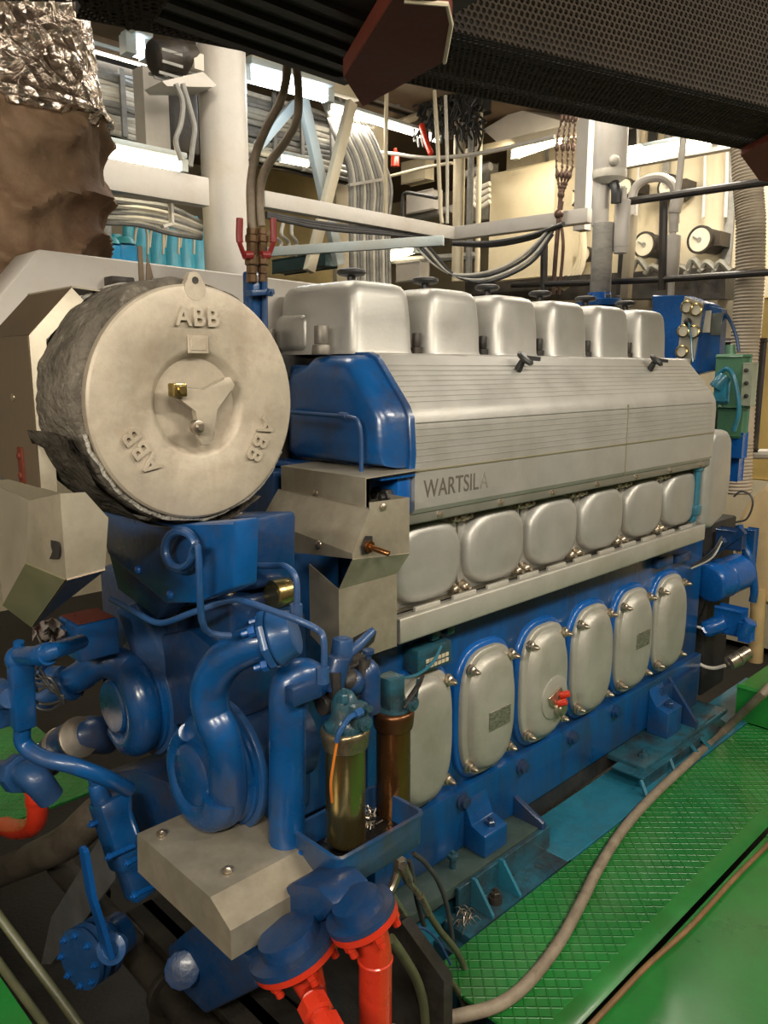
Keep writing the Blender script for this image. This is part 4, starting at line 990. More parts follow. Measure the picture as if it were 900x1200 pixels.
b.hexnut(hA+V((-.02, -.02, .07)), (0, 0, 1), .012, .018); b.hexnut(hA+V((.03, -.01, .03)), (1, -.4, 0), .013, .02); b.cyl(hA+V((.0, .0, -.002)), hA+V((0, 0, .004)), .047, .047, 30)
for a_ in (200, 250, 300, 340): b.hexnut(hA+V((math.cos(math.radians(a_))*.040, math.sin(math.radians(a_))*.040, .004)), (0, 0, 1), .007, .008, False)
obj('filter_head', b, teal_b, fA, ang=40)
b = MB(); b.tube([hA+V((-.01, -.045, .048)), hA+V((-.03, -.045, .045)), hA+V((-.05, -.04, .02)), hA+V((-.054, -.035, .0))], .006, 8); b.cyl(hA+V((-.012, -.045, .048)), hA+V((.006, -.046, .05)), .009, .009, 8); obj('vent_tube', b, blue_l, fA)
b = MB(); b.tube([hA+V((-.052, -.035, -.0)), hA+V((-.062, -.035, -.04)), hA+V((-.066, -.03, -.09)), hA+V((-.055, -.02, -.14))], .003, 6); obj('orange_wire', b, orangec, fA)
b = MB(); b.lathe(hB, (0, 0, 1), [(.0, .040), (.006, .040), (.012, .03), (.03, .028)], 24); b.box(hB+V((-.030, -.02, .01)), hB+V((.020, .03, .085)), .008)
b.cyl(hB+V((.016, -.036, .024)), hB+V((.016, -.050, .024)), .018, .017, 16, .002); b.cyl(hB+V((.016, -.050, .024)), hB+V((.016, -.056, .024)), .009, .008, 12); b.bar(hB+V((.03, -.04, .03)), hB+V((.04, -.04, .075)), .008, .005)
obj('filter_head', b, teal_b, fB, ang=40)
b = MB()
for i in range(3): b.tube([hB+V((-.005+.006*i, -.04, .02+.01*i)), hB+V((.02, -.055, .06+.006*i)), hB+V((.045, -.05, .085))], .0035, 6)
obj('fine_lines', b, dark, fB)
# centre filter column (blue bottle shape with screw)
cf = thing('filter_valve', 'rounded blue filter change-over valve with a screw on top between the filter bowls', 'valve', A(434, 830, y=-.25))
p = A(432, 828, y=-.25); q = A(430, 778, y=-.25)
b = MB(); b.lathe(p, (0, 0, 1), [(-.01, .026), (0, .028), (.004, .026), (.075, .026), (.095, .022), (.106, .012), (.110, .006), (.122, .006), (.124, .013), (.132, .013), (.134, .009)], 24); obj('valve_body', b, blue_d, cf, ang=40)
b = MB(); c = A(398, 800, y=-.20); b.box(c+V((-.055, -.025, -.045)), c+V((.085, .04, .045)), .014, 3); b.cyl(c+V((-.08, -.03, -.02)), c+V((.05, -.03, -.02)), .022, .022, 18, .003); b.ball(c+V((-.01, -.04, .02)), .026); b.cyl(c+V((-.055, -.05, .0)), c+V((-.055, -.05, .055)), .016, .014, 6); b.cyl(c+V((.03, -.05, .02)), c+V((.03, -.05, .06)), .018, .012, 14); obj('manifold_block', b, dark, cf)
b = MB(); c = A(405, 785, y=-.235); b.cyl(c+V((-.04, 0, -.035)), c+V((-.02, 0, .035)), .026, .026, 18, .003); b.ball(A(412, 800, y=-.24), .03); b.box(A(344, 830, y=-.27), A(344, 830, y=-.27)+V((.075, .03, .038)), .004); b.cyl(A(352, 818, y=-.2), A(372, 803, y=-.2), .018, .018, 14); obj('elbow_fitting', b, blue_d, cf)
sp = thing('shut_off_handle', 'blue lever handle on a round boss poking through the casing cut-out', 'handle', A(398, 770, y=-.17))
p0, p1 = A(400, 775, y=-.19), A(402, 748, y=-.19)
b = MB(); b.cyl(p0, p1, .026, .023, 24, .003); b.cyl(p1, p1+V((0, 0, .002)), .013, .013, 12); obj('boss', b, blue_l, sp)
b = MB(); q0, q1, q2 = A(406, 768, y=-.20), A(420, 756, y=-.205), A(436, 740, y=-.205)
b.tube([q0, q1, q2, q2+(q2-q1)*.1], [.012, .012, .009, .004], 14); obj('lever', b, blue_l, sp)
# nameplates and small fittings between rail and door one
fz = thing('control_rod_fitting', 'small dark blue rack fitting with a metal scale under the silver rail', 'fitting', A(500, 770, y=-.03))
b = MB(); c = A(495, 775, y=-.03); b.box(c+V((-.05, -.03, -.02)), c+V((.09, .03, .05)), .006); b.box(A(525, 745, y=-.05), A(525, 745, y=-.05)+V((.03, .03, .03)), .004); b.box(A(507, 752, y=-.05), A(507, 752, y=-.05)+V((.03, .03, .03)), .004); obj('fitting_body', b, teal_b, fz)
b = MB(); 
for i in range(6): b.box(c+V((-.02+.016*i, -.034, .008)), c+V((-.008+.016*i, -.031, .018))); b.box(c+V((-.02+.016*i, -.034, -.008)), c+V((-.008+.016*i, -.031, .002)))
obj('scale_marks', b, cream, fz)
b = MB(); b.tube([A(517, 757, y=-.08), A(508, 775, y=-.085), A(490, 790, y=-.1), A(470, 795, y=-.13)], .0045, 8); obj('link_rod', b, teal, fz)
# ================================================================== HYDRAULIC HOSES by the tray
def hose(name, label, cat, pts, r, m, n=12, sub=6, group=None):
    b = MB(); b.tube(pts, r, n, sub=sub); o = obj(name, b, m); tag(o, label, cat, group); return o
h1 = thing('hydraulic_hose', 'olive hydraulic hose with a brass fitting, nearest the red pipe', 'hose', A(470, 1060, x=-.2))
b = MB(); b.tube([A(x_, y_, y=-.33) for x_, y_ in ((498, 1115), (515, 1135), (532, 1155), (545, 1180), (548, 1215))], .0085, 12); obj('hose_line', b, olhose, h1)
b = MB(); pts = [A(x_, y_, y=-.33) for x_, y_ in ((457, 1050), (470, 1068), (482, 1085), (490, 1100), (500, 1118))]
for a, c_, r in zip(pts, pts[1:], (.012, .009, .012, .010)): d = (c_-a).normalized(); b.hexnut(a, d, r, (c_-a).length*.95, False)
obj('brass_fitting', b, steel, h1)
b = MB(); b.tube([A(482, 1085, y=-.35), A(500, 1090, y=-.35), A(515, 1105, y=-.35), A(528, 1130, y=-.35)], .0035, 8); obj('shut_lever', b, blue_l, h1)
h2 = thing('hydraulic_hose', 'olive hydraulic hose with a long ferrule, right of the other fitted hose', 'hose', A(500, 1050, x=0))
b = MB(); b.tube([A(x_, y_, y=-.29) for x_, y_ in ((502, 1070), (515, 1090), (535, 1115), (548, 1145), (553, 1180), (550, 1220))], .0085, 12); obj('hose_line', b, olhose, h2)
b = MB(); pts = [A(x_, y_, y=-.29) for x_, y_ in ((472, 1015), (480, 1035), (492, 1050), (503, 1072))]
for a, c_, r in zip(pts, pts[1:], (.012, .008, .0105)): d = (c_-a).normalized(); b.hexnut(a, d, r, (c_-a).length*.95, False)
obj('brass_fitting', b, nutm, h2)
hose('black_hose', 'black hose looping from a brass elbow down beside the teal bed', 'hose', [A(x_, y_, y=-.24) for x_, y_ in ((484, 1000), (497, 1010), (512, 1030), (522, 1055), (528, 1085), (530, 1100))], .0065, darkc)
hose('black_hose', 'black hose hanging straight behind the brass fittings', 'hose', [A(x_, y_, y=-.26) for x_, y_ in ((480, 1008), (484, 1030), (490, 1060), (497, 1085))], .0065, darkc)
b = MB(); b.tube([A(x_, y_, y=-.27) for x_, y_ in ((452, 1052), (462, 1035), (470, 1010))], .011, 10); b.hexnut(A(468, 1020, y=-.27), (.1, 0, 1), .016, .03, False); o = obj('pipe_union', b, steel); tag(o, 'greasy steel pipe union under the right end of the blue tray', 'fitting')
hose('steel_pipe', 'bent olive pipe rising just right of the straight red pipe', 'pipe', [A(x_, y_, y=-.40) for x_, y_ in ((458, 1100), (472, 1120), (488, 1148), (497, 1180), (500, 1220))], .011, olhose)
# bilge pipes and frames in the dark
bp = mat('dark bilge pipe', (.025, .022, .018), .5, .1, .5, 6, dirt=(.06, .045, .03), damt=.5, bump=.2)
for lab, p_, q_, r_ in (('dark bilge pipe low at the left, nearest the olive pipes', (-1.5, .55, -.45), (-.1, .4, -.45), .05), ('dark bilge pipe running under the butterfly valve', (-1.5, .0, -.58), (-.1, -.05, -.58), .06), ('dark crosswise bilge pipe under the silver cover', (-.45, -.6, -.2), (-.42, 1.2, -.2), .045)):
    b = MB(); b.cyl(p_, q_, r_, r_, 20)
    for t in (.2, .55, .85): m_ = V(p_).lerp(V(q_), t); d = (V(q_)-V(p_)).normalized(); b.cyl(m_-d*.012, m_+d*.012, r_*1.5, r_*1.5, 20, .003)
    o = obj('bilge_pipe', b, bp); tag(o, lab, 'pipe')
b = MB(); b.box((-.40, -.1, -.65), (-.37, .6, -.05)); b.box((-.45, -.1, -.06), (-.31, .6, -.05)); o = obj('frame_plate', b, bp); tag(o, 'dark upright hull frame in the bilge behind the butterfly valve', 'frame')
# ================================================================== DECK HOSES
def onz(x_, y_, z): return A(x_, y_, z=z)
hose('rubber_hose', 'long greyish beige rubber hose snaking over the green tread plate', 'hose',
     [A(960, 752, y=-.42), A(925, 782, y=-.42), A(895, 812, y=-.42)]+[onz(x_, y_, .017+dz) for x_, y_, dz in ((850, 855, 0), (800, 900, 0), (760, 938, 0), (728, 975, 0), (700, 1020, 0), (680, 1060, 0), (655, 1105, 0), (620, 1150, 0), (585, 1177, 0), (540, 1190, .0), (490, 1200, .0), (440, 1215, 0))], .0165, hosem, 14)
hose('slim_hose', 'slim brown hose lying along the edge of the near green plate', 'hose',
     [onz(x_, y_, .0) for x_, y_ in ((940, 950), (900, 990), (860, 1030), (810, 1085), (760, 1130), (720, 1172), (680, 1215))], .0075, brhose, 10)
# ================================================================== OVERHEAD TRAY
def onp(x_, y_, z): return A(x_, y_, z=z)
zt_ = 2.2
o0, o1 = onp(490, 100, zt_), onp(870, 175, zt_); du = (o1-o0); du.z = 0; du.normalize(); dv = V((du.y, -du.x, 0))  # dv towards the camera
rz = math.atan2(du.y, du.x)
ov = thing('cable_tray', 'dark perforated steel cable tray crossing overhead, upper right', 'cable tray', o0, rotz=rz)
wv = (onp(700, 78, zt_)-o0).dot(dv)
b = MB()
L0, L1 = -.75, 2.6
b.box((L0, -wv, 0), (L1, 0, .003)); obj('tray_bottom', b, perfm, ov)
b = MB(); b.box((L0, -wv-.003, .0), (L1, -wv, .30)); obj('tray_side', b, perfm, ov)
b = MB(); b.box((L0, 0, .0), (L1, .003, .305)); obj('tray_side', b, hull, ov)  # far side raised and made solid to stop lamps showing through the holes
b = MB(); b.box((L0, -wv-.10, .30), (L1, .05, .305)); b.box((L0, -wv-.012, .285), (L1, -wv-.002, .30)); obj('tray_light_block', b, hull, ov)  # lid added to block lamp light behind the perforations
b = MB()
for i in range(4): b.tube([(L0, -wv*.2-.05*i, .03), (L1, -wv*.2-.05*i, .03)], .018, 8)
obj('tray_cables', b, darkc, ov)
# second darker duct with ribs
zt2 = 2.12
sl = thing('ribbed_duct', 'dark ribbed duct underside crossing the top left of the photo', 'duct', onp(300, 50, zt2))
q0, q1, q2, q3 = onp(150, 8, zt2), onp(402, 94, zt2), onp(560, 0, zt2), onp(380, -120, zt2)
b = MB(); b.prism([q0, q1, q2, q3+V((-.1, -.3, 0)), onp(60, -60, zt2)], (0, 0, .22)); obj('duct_body', b, hull, sl)
b = MB()
ed = (q1-q0).normalized(); pv = V((ed.y, -ed.x, 0))
for i in range(5):
    s0 = q0+pv*(.015+.055*i)+ed*(.02); s1 = q1+pv*(.015+.055*i)
    b.bar(s0, s1, .022, .022)
    obj('duct_rib', b, hull, sl); b = MB()
b.bm.free()
b = MB(); b.prism([onp(-40, 0, 2.10), onp(90, 3, 2.10), onp(150, 36, 2.10), onp(175, 36, 2.10), onp(205, -10, 2.10), onp(-40, -60, 2.10)], (0, 0, .015)); 
pg = obj('grating', b, perfm); tag(pg, 'corner of dark perforated grating above the foil pipe', 'grating')
# red bracket
br = thing('channel_bracket', 'dark red primed channel bracket with a pale edge hanging under the tray', 'bracket', onp(460, 60, 2.05))
zb = 2.05
b = MB(); b.prism([onp(402, 90, zb), onp(425, 126, zb), onp(521, 73, zb), onp(530, 30, zb), onp(527, 8, zb), onp(470, -20, zb)], (0, 0, .03), .002, 1); obj('bracket_web', b, rust, br)
b = MB(); b.tube([onp(474, 1, zb-.002), onp(524, 5, zb-.002), onp(529, 28, zb-.002), onp(521, 73, zb-.002)], .0035, 6, smooth=False); obj('bracket_edge', b, cream, br)
b = MB(); b.prism([onp(868, 182, 2.18), onp(890, 212, 2.18), onp(930, 215, 2.18), onp(930, 150, 2.18)], (0, 0, .02)); o = obj('channel_bracket', b, rust); tag(o, 'dark red bracket under the far right end of the overhead tray', 'bracket')

# ================================================================== BACKGROUND, left
cY = 2.0
ca, cb2 = A(234, 200, y=cY), A(292, 200, y=cY); cr = (cb2-ca).length/2*.80; cc = (ca+cb2)/2
col = thing('steel_column', 'thick white painted round steel column behind the engine', 'column', (cc.x, cY, -.65))
b = MB(); b.cyl((cc.x, cY, -.65), (cc.x, cY, 3.6), cr, cr, 40); obj('column_shaft', b, white, col)
b = MB(); q0, q1 = A(190, 96, y=cY-.1), A(247, 84, y=cY-.1); b.prism([A(190, 95, y=cY-.12), A(238, 84, y=cY-.12), A(254, 100, y=cY-.12), A(250, 102, y=cY-.12), A(196, 101, y=cY-.12)], (0, .16, 0)); obj('column_shelf', b, white, col)
sir = thing('alarm_motor', 'dark ribbed round motor standing on the white shelf of the column', 'motor', A(210, 80, y=cY))
b = MB(); b.lathe(A(176, 68, y=cY-.05), A(236, 66, y=cY-.05)-A(176, 68, y=cY-.05), [(0, .03), (.006, .055), (.02, .07), (.13, .07), (.14, .075), (.16, .075), (.17, .055), (.23, .05), (.24, .02)], 24)
obj('motor_body', b, dark, sir)
b = MB(); p = A(176, 68, y=cY-.05)
for i in range(9):
    a = i*PI/4.5; b.bar(p+V((.02, math.cos(a)*.07, math.sin(a)*.07)), p+V((.12, math.cos(a)*.07, math.sin(a)*.07)), .008, .012)
obj('cooling_fins', b, greyc, sir)
b = MB(); b.box(A(228, 80, y=cY-.1), A(228, 80, y=cY-.1)+V((.05, .05, .07))); obj('terminal_box', b, lightc, sir)
def cable(name, label, pts, r, m, group=None, cat='cable', n=8): return hose(name, label, cat, pts, r, m, n, 5, group)
cable('flexible_conduit', 'grey conduit hanging from the round motor beside the column', [A(x_, y_, y=cY-.15) for x_, y_ in ((206, 98), (214, 120), (212, 145), (206, 165), (212, 188))], .012, greyc)
cable('flexible_conduit', 'second grey conduit curving between the motor and the lamp', [A(x_, y_, y=cY-.15) for x_, y_ in ((214, 98), (222, 125), (228, 150), (226, 170), (223, 195))], .012, greyc)
b = MB(); q = A(172, 178, y=2.3); r_ = A(196, 84, y=2.3); b.box((q.x, 2.3, q.z), (r_.x, 2.4, r_.z)); o = obj('upright_plate', b, white); tag(o, 'flat off-white upright panel behind the lamp, left of the column', 'panel')
b = MB(); q = A(196, 175, y=2.45); r_ = A(232, 92, y=2.45); b.box((q.x, 2.45, q.z), (r_.x, 2.6, r_.z), .02); o = obj('dark_cabinet', b, dark); tag(o, 'dark grey cabinet between the upright panel and the column', 'cabinet')
def hbeam(name, label, p0, p1, hpx, mm, cat='beam', dpt=.07, ups=(0, 0, 1)):
    """p0, p1: world points on the top edge"""
    b = MB(); d = p1-p0; b.bar(p0-V((0, 0, hpx/2)), p1-V((0, 0, hpx/2)), dpt, hpx, ups, .004); o = obj(name, b, mm); tag(o, label, cat); return o
p0 = A(20, 170, y=cY-.08); p1 = A(240, 208, y=cY-.08); p1.z = p0.z = (p0.z+p1.z)/2
hbeam('steel_beam', 'heavy white horizontal beam joined to the column, under the warm lamp', p0, p1, .125, white)
beam_z = p0.z
# rack of cables
def rack(name, label, Y, pxa, pxb, pys, r, m, up_px):
    t = thing(name, label, 'cable rack', A((pxa+pxb)/2, pys[-1], y=Y))
    xa, xb = A(pxa, pys[0], y=Y).x, A(pxb, pys[0], y=Y).x
    ref = (pxa+pxb)/2
    for i, py in enumerate(pys):
        z = A(ref, py, y=Y).z
        b = MB(); n = 6; b.tube([(xa+(xb-xa)*k/n, Y+random.uniform(-.01, .01), z+random.uniform(-.008, .008)) for k in range(n+1)], r*random.uniform(.8, 1.1), 8, sub=3); obj('cable', b, random.choice(m), t)
    z0, z1 = A(ref, pys[-1]+5, y=Y).z, A(ref, pys[0]-6, y=Y).z
    for px in up_px:
        x = A(px, 150, y=Y).x; b = MB(); b.box((x-.015, Y-.05, z0), (x+.015, Y-.03, z1)); obj('rack_upright', b, greyc, t)
    b = MB(); b.box((xa, Y+.05, z0), (xb, Y+.07, z1)); obj('rack_backing', b, dark, t)
    return t
rack('cable_rack', 'rack of grey horizontal cables above the lamp, left of the column', 3.0, 60, 196, [86+6.2*i for i in range(12)], .02, [greyc, greyc, lightc], (142, 175))
rack('cable_rack', 'rack of grey horizontal cables right of the column, behind the blue-white brace', 3.4, 280, 436, [128+6.4*i for i in range(12)], .022, [greyc, greyc, lightc], (318, 350, 385))
rack('cable_rack', 'small dark rack of cables high up behind the red bracket', 3.3, 440, 520, [96+6.5*i for i in range(6)], .022, [greyc, dark], (462, 492))
# cables under beam
for i in range(5):
    cable('grey_cable', 'grey cable slung under the heavy white beam', [A(110, 232+7*i, y=cY+.1+.03*i), A(160, 238+6*i, y=cY+.1), A(200, 243+7*i+random.uniform(-3, 3), y=cY+.1), A(236, 262+4*i, y=cY+.1)], .016, [greyc, lightc][i % 2], 'cables under the white beam')
b = MB(); b.bar(A(200, 236, y=cY-.06), A(201, 262, y=cY-.06), .03, .012, (1, 0, 0)); b.bar(A(201, 262, y=cY-.06), A(190, 266, y=cY-.06), .03, .012); o = obj('cable_hanger', b, lightc); tag(o, 'flat white hanger bracket under the heavy beam', 'bracket')
b = MB(); q = A(112, 115, y=3.6)
# teal cylinders
gb_ = []
def bottle(px, py, h, r, m, Y):
    p = A(px, py, y=Y); b = MB()
    r = .078
    b.lathe(p-V((0, 0, h)), (0, 0, 1), [(0, r*.9), (.01, r), (h-r*.5, r), (h-r*.2, r*.8), (h, r*.35), (h+.02, r*.3), (h+.03, r*.3)], 20)
    o = obj('gas_bottle', b, m); return o
o = thing('x', 'x', 'x') if 0 else None
shelf_z = A(200, 330, y=3.2).z
for i, px in enumerate((160, 178, 196, 212, 228)):
    o = bottle(px, 258+random.uniform(0, 4), .55, .062, tealbot, 3.2); tag(o, 'teal gas cylinder standing in the row behind the silencer, left of the column', 'gas cylinder', 'row of teal cylinders')
for i, px in enumerate((128, 146)):
    p = A(px, 288, y=2.4); b = MB(); b.lathe(p-V((0, 0, .4)), (0, 0, 1), [(0, .058), (.36, .058), (.37, .062), (.395, .062), (.40, .04), (.405, .01)], 20)
    o = obj('drum', b, cyanbot); tag(o, ['bright sky blue drum nearest the brown blanket', 'bright sky blue drum second from the brown blanket'][i], 'drum')
    b = MB(); b.lathe(p+V((0, 0, .006)), (0, 0, 1), [(0, .058), (.02, .05), (.035, .03)], 16); o2 = obj('drum_cap', b, tealbot, None); b = o2; o2.parent = o; o2.location = o2.location - o.location
for i, (px, py) in enumerate(((124, 262), (136, 275), (150, 262))):
    b = MB(); b.tube([A(px, py, y=2.9), A(px, py+50, y=2.9)], .03, 12); o = obj('upright_pipe', b, tealbot if i else greyc); tag(o, 'short upright pipe behind the sky blue drums', 'pipe', 'pipes behind the drums')
for i in range(4):
    x_ = 165+i*18; cable('yellow_hose', 'thin pale yellow hose looping over the teal cylinders', [A(x_-8, 290, y=3.0), A(x_-5, 268, y=3.0), A(x_+2, 262, y=3.0), A(x_+8, 275, y=3.0), A(x_+8, 298, y=3.0)], .008, cream, 'hoses over the teal cylinders', 'hose')
# sensible pipe/hose pair with valves in front of the white box
hv = thing('hose_manifold', 'blue post with two brass valves and red grips, feeding two upright hoses', 'valve manifold', A(300, 370, y=.22))
Yh = .22
b = MB(); b.bar(A(299, 318, y=Yh), A(300, 392, y=Yh), .05, .045, (0, 1, 0), .008); obj('post', b, blue, hv)
b = MB(); b.bar(A(291, 344, y=Yh-.04), A(318, 342, y=Yh-.04), .03, .014, bev=.003); b.hexnut(A(315, 343, y=Yh-.05), (0, -1, 0), .010, .01); b.cyl(A(310, 330, y=Yh-.03), A(310, 385, y=Yh-.03), .007, .007, 8); obj('clamp', b, blue_l, hv)
for px, s in ((295, -1), (306, 1)):
    b = MB(); pts = [A(px+(1 if s > 0 else 0), y_, y=Yh-.02) for y_ in (268, 276, 285, 300, 312, 322, 332)]
    for a, c_, r in zip(pts, pts[1:], (.013, .016, .013, .017, .013, .014)):
        b.hexnut(a, c_-a, r, (c_-a).length*.97, False, 8)
    bvv = obj('brass_valve', b, mat('old brass', (.22, .14, .08), .4, .8, .35, 25, dirt=(.08, .04, .02), damt=.6, bump=.05), hv)
    b = MB(); p = A(px+s*9, 299, y=Yh-.03); b.cyl(A(px, 299, y=Yh-.03), p, .010, .010, 12); b.tube([p, A(px+s*14, 285, y=Yh-.04), A(px+s*15, 278, y=Yh-.04)], .006, 8); obj('valve_stem', b, dred, bvv)
    b = MB(); b.tube([A(px+s*14, 284, y=Yh-.04), A(px+s*14.5, 275, y=Yh-.04), A(px+s*14, 256, y=Yh-.04)], .0085, 10); obj('red_grip', b, dred, bvv)
hose('air_hose', 'left one of two brown-grey hoses rising from the brass valves', 'hose', [A(x_, y_, y=Yh-.02) for x_, y_ in ((295, 268), (294, 245), (294, 215), (300, 180), (312, 150), (328, 120), (335, 95), (337, 65))], .0105, hosem)
hose('air_hose', 'right one of two brown-grey hoses rising from the brass valves', 'hose', [A(x_, y_, y=Yh-.02) for x_, y_ in ((306, 265), (304, 245), (305, 220), (313, 195), (335, 165), (348, 140), (350, 110), (347, 70))], .0105, hosem)
# ------------------------------------------------ middle
Yb = 2.3
p0 = A(306, 229, y=Yb); p1 = A(532, 263, y=Yb); p1.z = p0.z = (p0.z+p1.z)/2
hbeam('steel_beam', 'white horizontal beam from the column to the corner post in the middle', p0, p1, .085, white)
pe = A(692, 244, z=p1.z)
hbeam('steel_beam', 'white horizontal beam running from the corner to the tall white pipe', p1, pe, .085, white)
z4 = 2.22; hbeam('steel_beam', 'lower pale blue beam below the white beam, right of the hoses', A(312, 290, z=z4), A(520, 276, z=z4), .05, whiteb, dpt=.03)
for lab, pp, w_, m_, Y_ in (('pale blue slanting brace leaning beside the bright lamp', ((352, 105), (398, 310)), .075, whiteb, 2.9), ('cream slanting brace crossing the blue brace', ((412, 120), (362, 318)), .07, cream, 2.8), ('short pale brace rising to the left of the blue brace', ((345, 122), (302, 172)), .06, whiteb, 3.0)):
    b = MB(); b.bar(A(*pp[0], y=Y_), A(*pp[1], y=Y_), w_, .05, (0, 1, 0), .004); o = obj('steel_brace', b, m_); tag(o, lab, 'brace')
# cable bundle
bun = thing('cable_bundle', 'sheaf of grey cables curving down past the cream brace', 'cable bundle', A(430, 240, y=3.2))
for i in range(13):
    dx = i*4.1
    b = MB(); b.tube([A(372+dx*.8, 100+i*1, y=3.25), A(385+dx*.6, 135-i*.5, y=3.25), A(395+dx*.75, 165-i*1.0, y=3.2), A(408+dx*.72, 195-i*1.5, y=3.2), A(411+dx*.95, 225-i*.6, y=3.2), A(411+dx*.9, 260, y=3.2), A(412+dx*.9, 345, y=3.2)], .017, 8, sub=5); obj('cable', b, [greyc, lightc, greyc][i % 3], bun)
b = MB(); b.bar(A(408, 217, y=3.1), A(450, 210, y=3.1), .04, .02); obj('cable_strap', b, white, bun)
b = MB(); q = A(395, 340, y=3.6); r_ = A(450, 150, y=3.6); b.box((q.x, 3.6, q.z), (r_.x, 3.65, r_.z)); o = obj('partition_panel', b, cream); tag(o, 'cream partition behind the sheaf of cables', 'panel')
b = MB(); q = A(290, 335, y=4.4); r_ = A(400, 185, y=4.4); b.box((q.x, 4.4, q.z), (r_.x, 4.45, r_.z)); o = obj('partition_panel', b, mat('mustard panel', (.42, .32, .14), .6, 0, .3, 3, bump=.05)); tag(o, 'mustard coloured panel low behind the braces', 'panel')
# poles and pipes
def pole(lab, pts, r, m, name='slim_pipe', cat='pipe', **k): return hose(name, lab, cat, [A(x_, y_, **k) for x_, y_ in pts], r, m, 10, 3)
pole('thin upright cream pole right of the cable sheaf', ((453, 100), (452, 180), (452, 255)), .016, cream, y=3.0)
pole('thin upright cream pole with a hook foot near the corner of the beams', ((509, 106), (513, 170), (516, 240), (518, 262)), .014, cream, x=3.0)
pole('second thin upright pole beside the hooked pole', ((522, 112), (524, 180), (524, 262)), .012, lightc, x=3.1)
pole('white horizontal pipe crossing behind the thin poles', ((398, 178), (450, 179), (500, 185), (560, 180), (650, 160)), .014, white, x=3.2)
pole('upper tan pipe sloping up behind the thin poles', ((420, 160), (470, 143), (522, 124)), .03, cream, x=3.6)
pole('lower thin cream pipe sloping up behind the thin poles', ((455, 207), (500, 196), (530, 191)), .012, cream, x=3.4)
pole('black bent handrail pipe low behind the poles', ((472, 255), (472, 232), (476, 226), (490, 228), (512, 232)), .014, black, x=3.3)
for i, (px, w_) in enumerate(((536, 9), (549, 5), (559, 4))):
    b = MB(); a_ = A(px, 330, x=3.7); c_ = A(px, 118, x=3.7); b.cyl(a_, (a_.x, a_.y, c_.z), .0052*w_, .0052*w_, 16); o = obj('upright_pipe', b, [cream, greyc, cream][i]); tag(o, ['widest upright cream pipe at the corner of the beams', 'grey upright pipe right of the widest cream pipe', 'slim cream upright pipe left of the cream cabinet'][i], 'pipe')
b = MB()
for i in range(150):
    p = A(random.uniform(494, 568), random.uniform(100, 150), x=3.5); q = p+V((random.uniform(-.05, .05), random.uniform(-.1, .1), random.uniform(-.25, 0))); b.tube([p, (p+q)/2+V((0, random.uniform(-.05, .05), 0)), q], .009, 5, sub=3)
b.box(A(495, 148, x=3.62), A(564, 95, x=3.62)+V((.1, 0, 0)), .02)
o = obj('black_netting', b, black); tag(o, 'black tangle of netting hanging under the overhead tray', 'netting', kind='stuff')
pole('red pipe handle among the poles', ((494, 146), (499, 165), (505, 180)), .022, red, 'red_lever', 'lever', x=3.45)
b = MB(); b.lathe(A(463, 195, x=3.5), (0, 0, 1), [(0, .035), (.09, .035), (.12, .015), (.14, .015)], 14); o = obj('fire_extinguisher', b, red); tag(o, 'small red extinguisher between the poles left of centre', 'extinguisher')
# machinery lumps
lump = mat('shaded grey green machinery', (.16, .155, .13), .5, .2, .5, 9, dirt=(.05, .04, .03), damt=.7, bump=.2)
def junk(lab, px, py, w_, h_, X, m, nm='equipment_box', cat='machine'):
    p = A(px-w_/2, py+h_/2, x=X); q = A(px+w_/2, py-h_/2, x=X)
    b = MB(); b.box(p, q+V((.12, 0, 0)), .01); o = obj(nm, b, m); tag(o, lab, cat); return o
junk('pale switch box behind the poles, left of the corner', 484, 200, 26, 30, 4.0, cream)
junk('pale square box below the white pipe, left of the corner', 492, 236, 30, 28, 4.0, white)
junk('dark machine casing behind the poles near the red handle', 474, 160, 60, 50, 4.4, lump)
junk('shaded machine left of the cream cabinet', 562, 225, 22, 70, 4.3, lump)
junk('white square box low behind the black knob', 478, 318, 26, 24, 3.6, white)
junk('dark machine behind the lower blue beam', 350, 308, 60, 24, 2.6, mat('dark teal machine', (.03, .07, .08), .4, .2, .4, 9, bump=.1))
b = MB()
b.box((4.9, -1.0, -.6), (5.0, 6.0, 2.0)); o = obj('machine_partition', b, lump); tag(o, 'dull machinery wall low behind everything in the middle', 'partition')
# random pipes filling mid background
for i, (x0_, x1_, y0_, y1_, lab) in enumerate(((395, 470, 268, 262, 'grey pipe low between the beams, left'), (400, 560, 310, 300, 'grey pipe low behind the black knobs'), (545, 575, 205, 195, 'grey stub pipe left of the cream cabinet'), (455, 530, 262, 245, 'grey pipe just above the corner of the beams'))):
    cable('grey_pipe', lab, [A(x0_, y0_, x=4.1), A(x1_, y1_, x=4.1)], .035, greyc, cat='pipe')
for i in range(4): cable('looped_cable', 'grey looped cable left of the cream cabinet', [A(574, 215+7*i, x=4.1), A(562, 219+8*i, x=4.1), A(556, 213+8*i, x=4.1), A(562, 206+7*i, x=4.1)], .02, lightc, 'looped cables by the cabinet')
for i in range(3): cable('hanging_cable', 'pale twisted cable hanging under the beam beside the hoses', [A(322+10*i, 262, y=2.6), A(318+12*i, 275, y=2.6), A(330+9*i, 285, y=2.6), A(322+12*i, 300, y=2.6)], .011, lightc, 'twisted cables by the hoses')
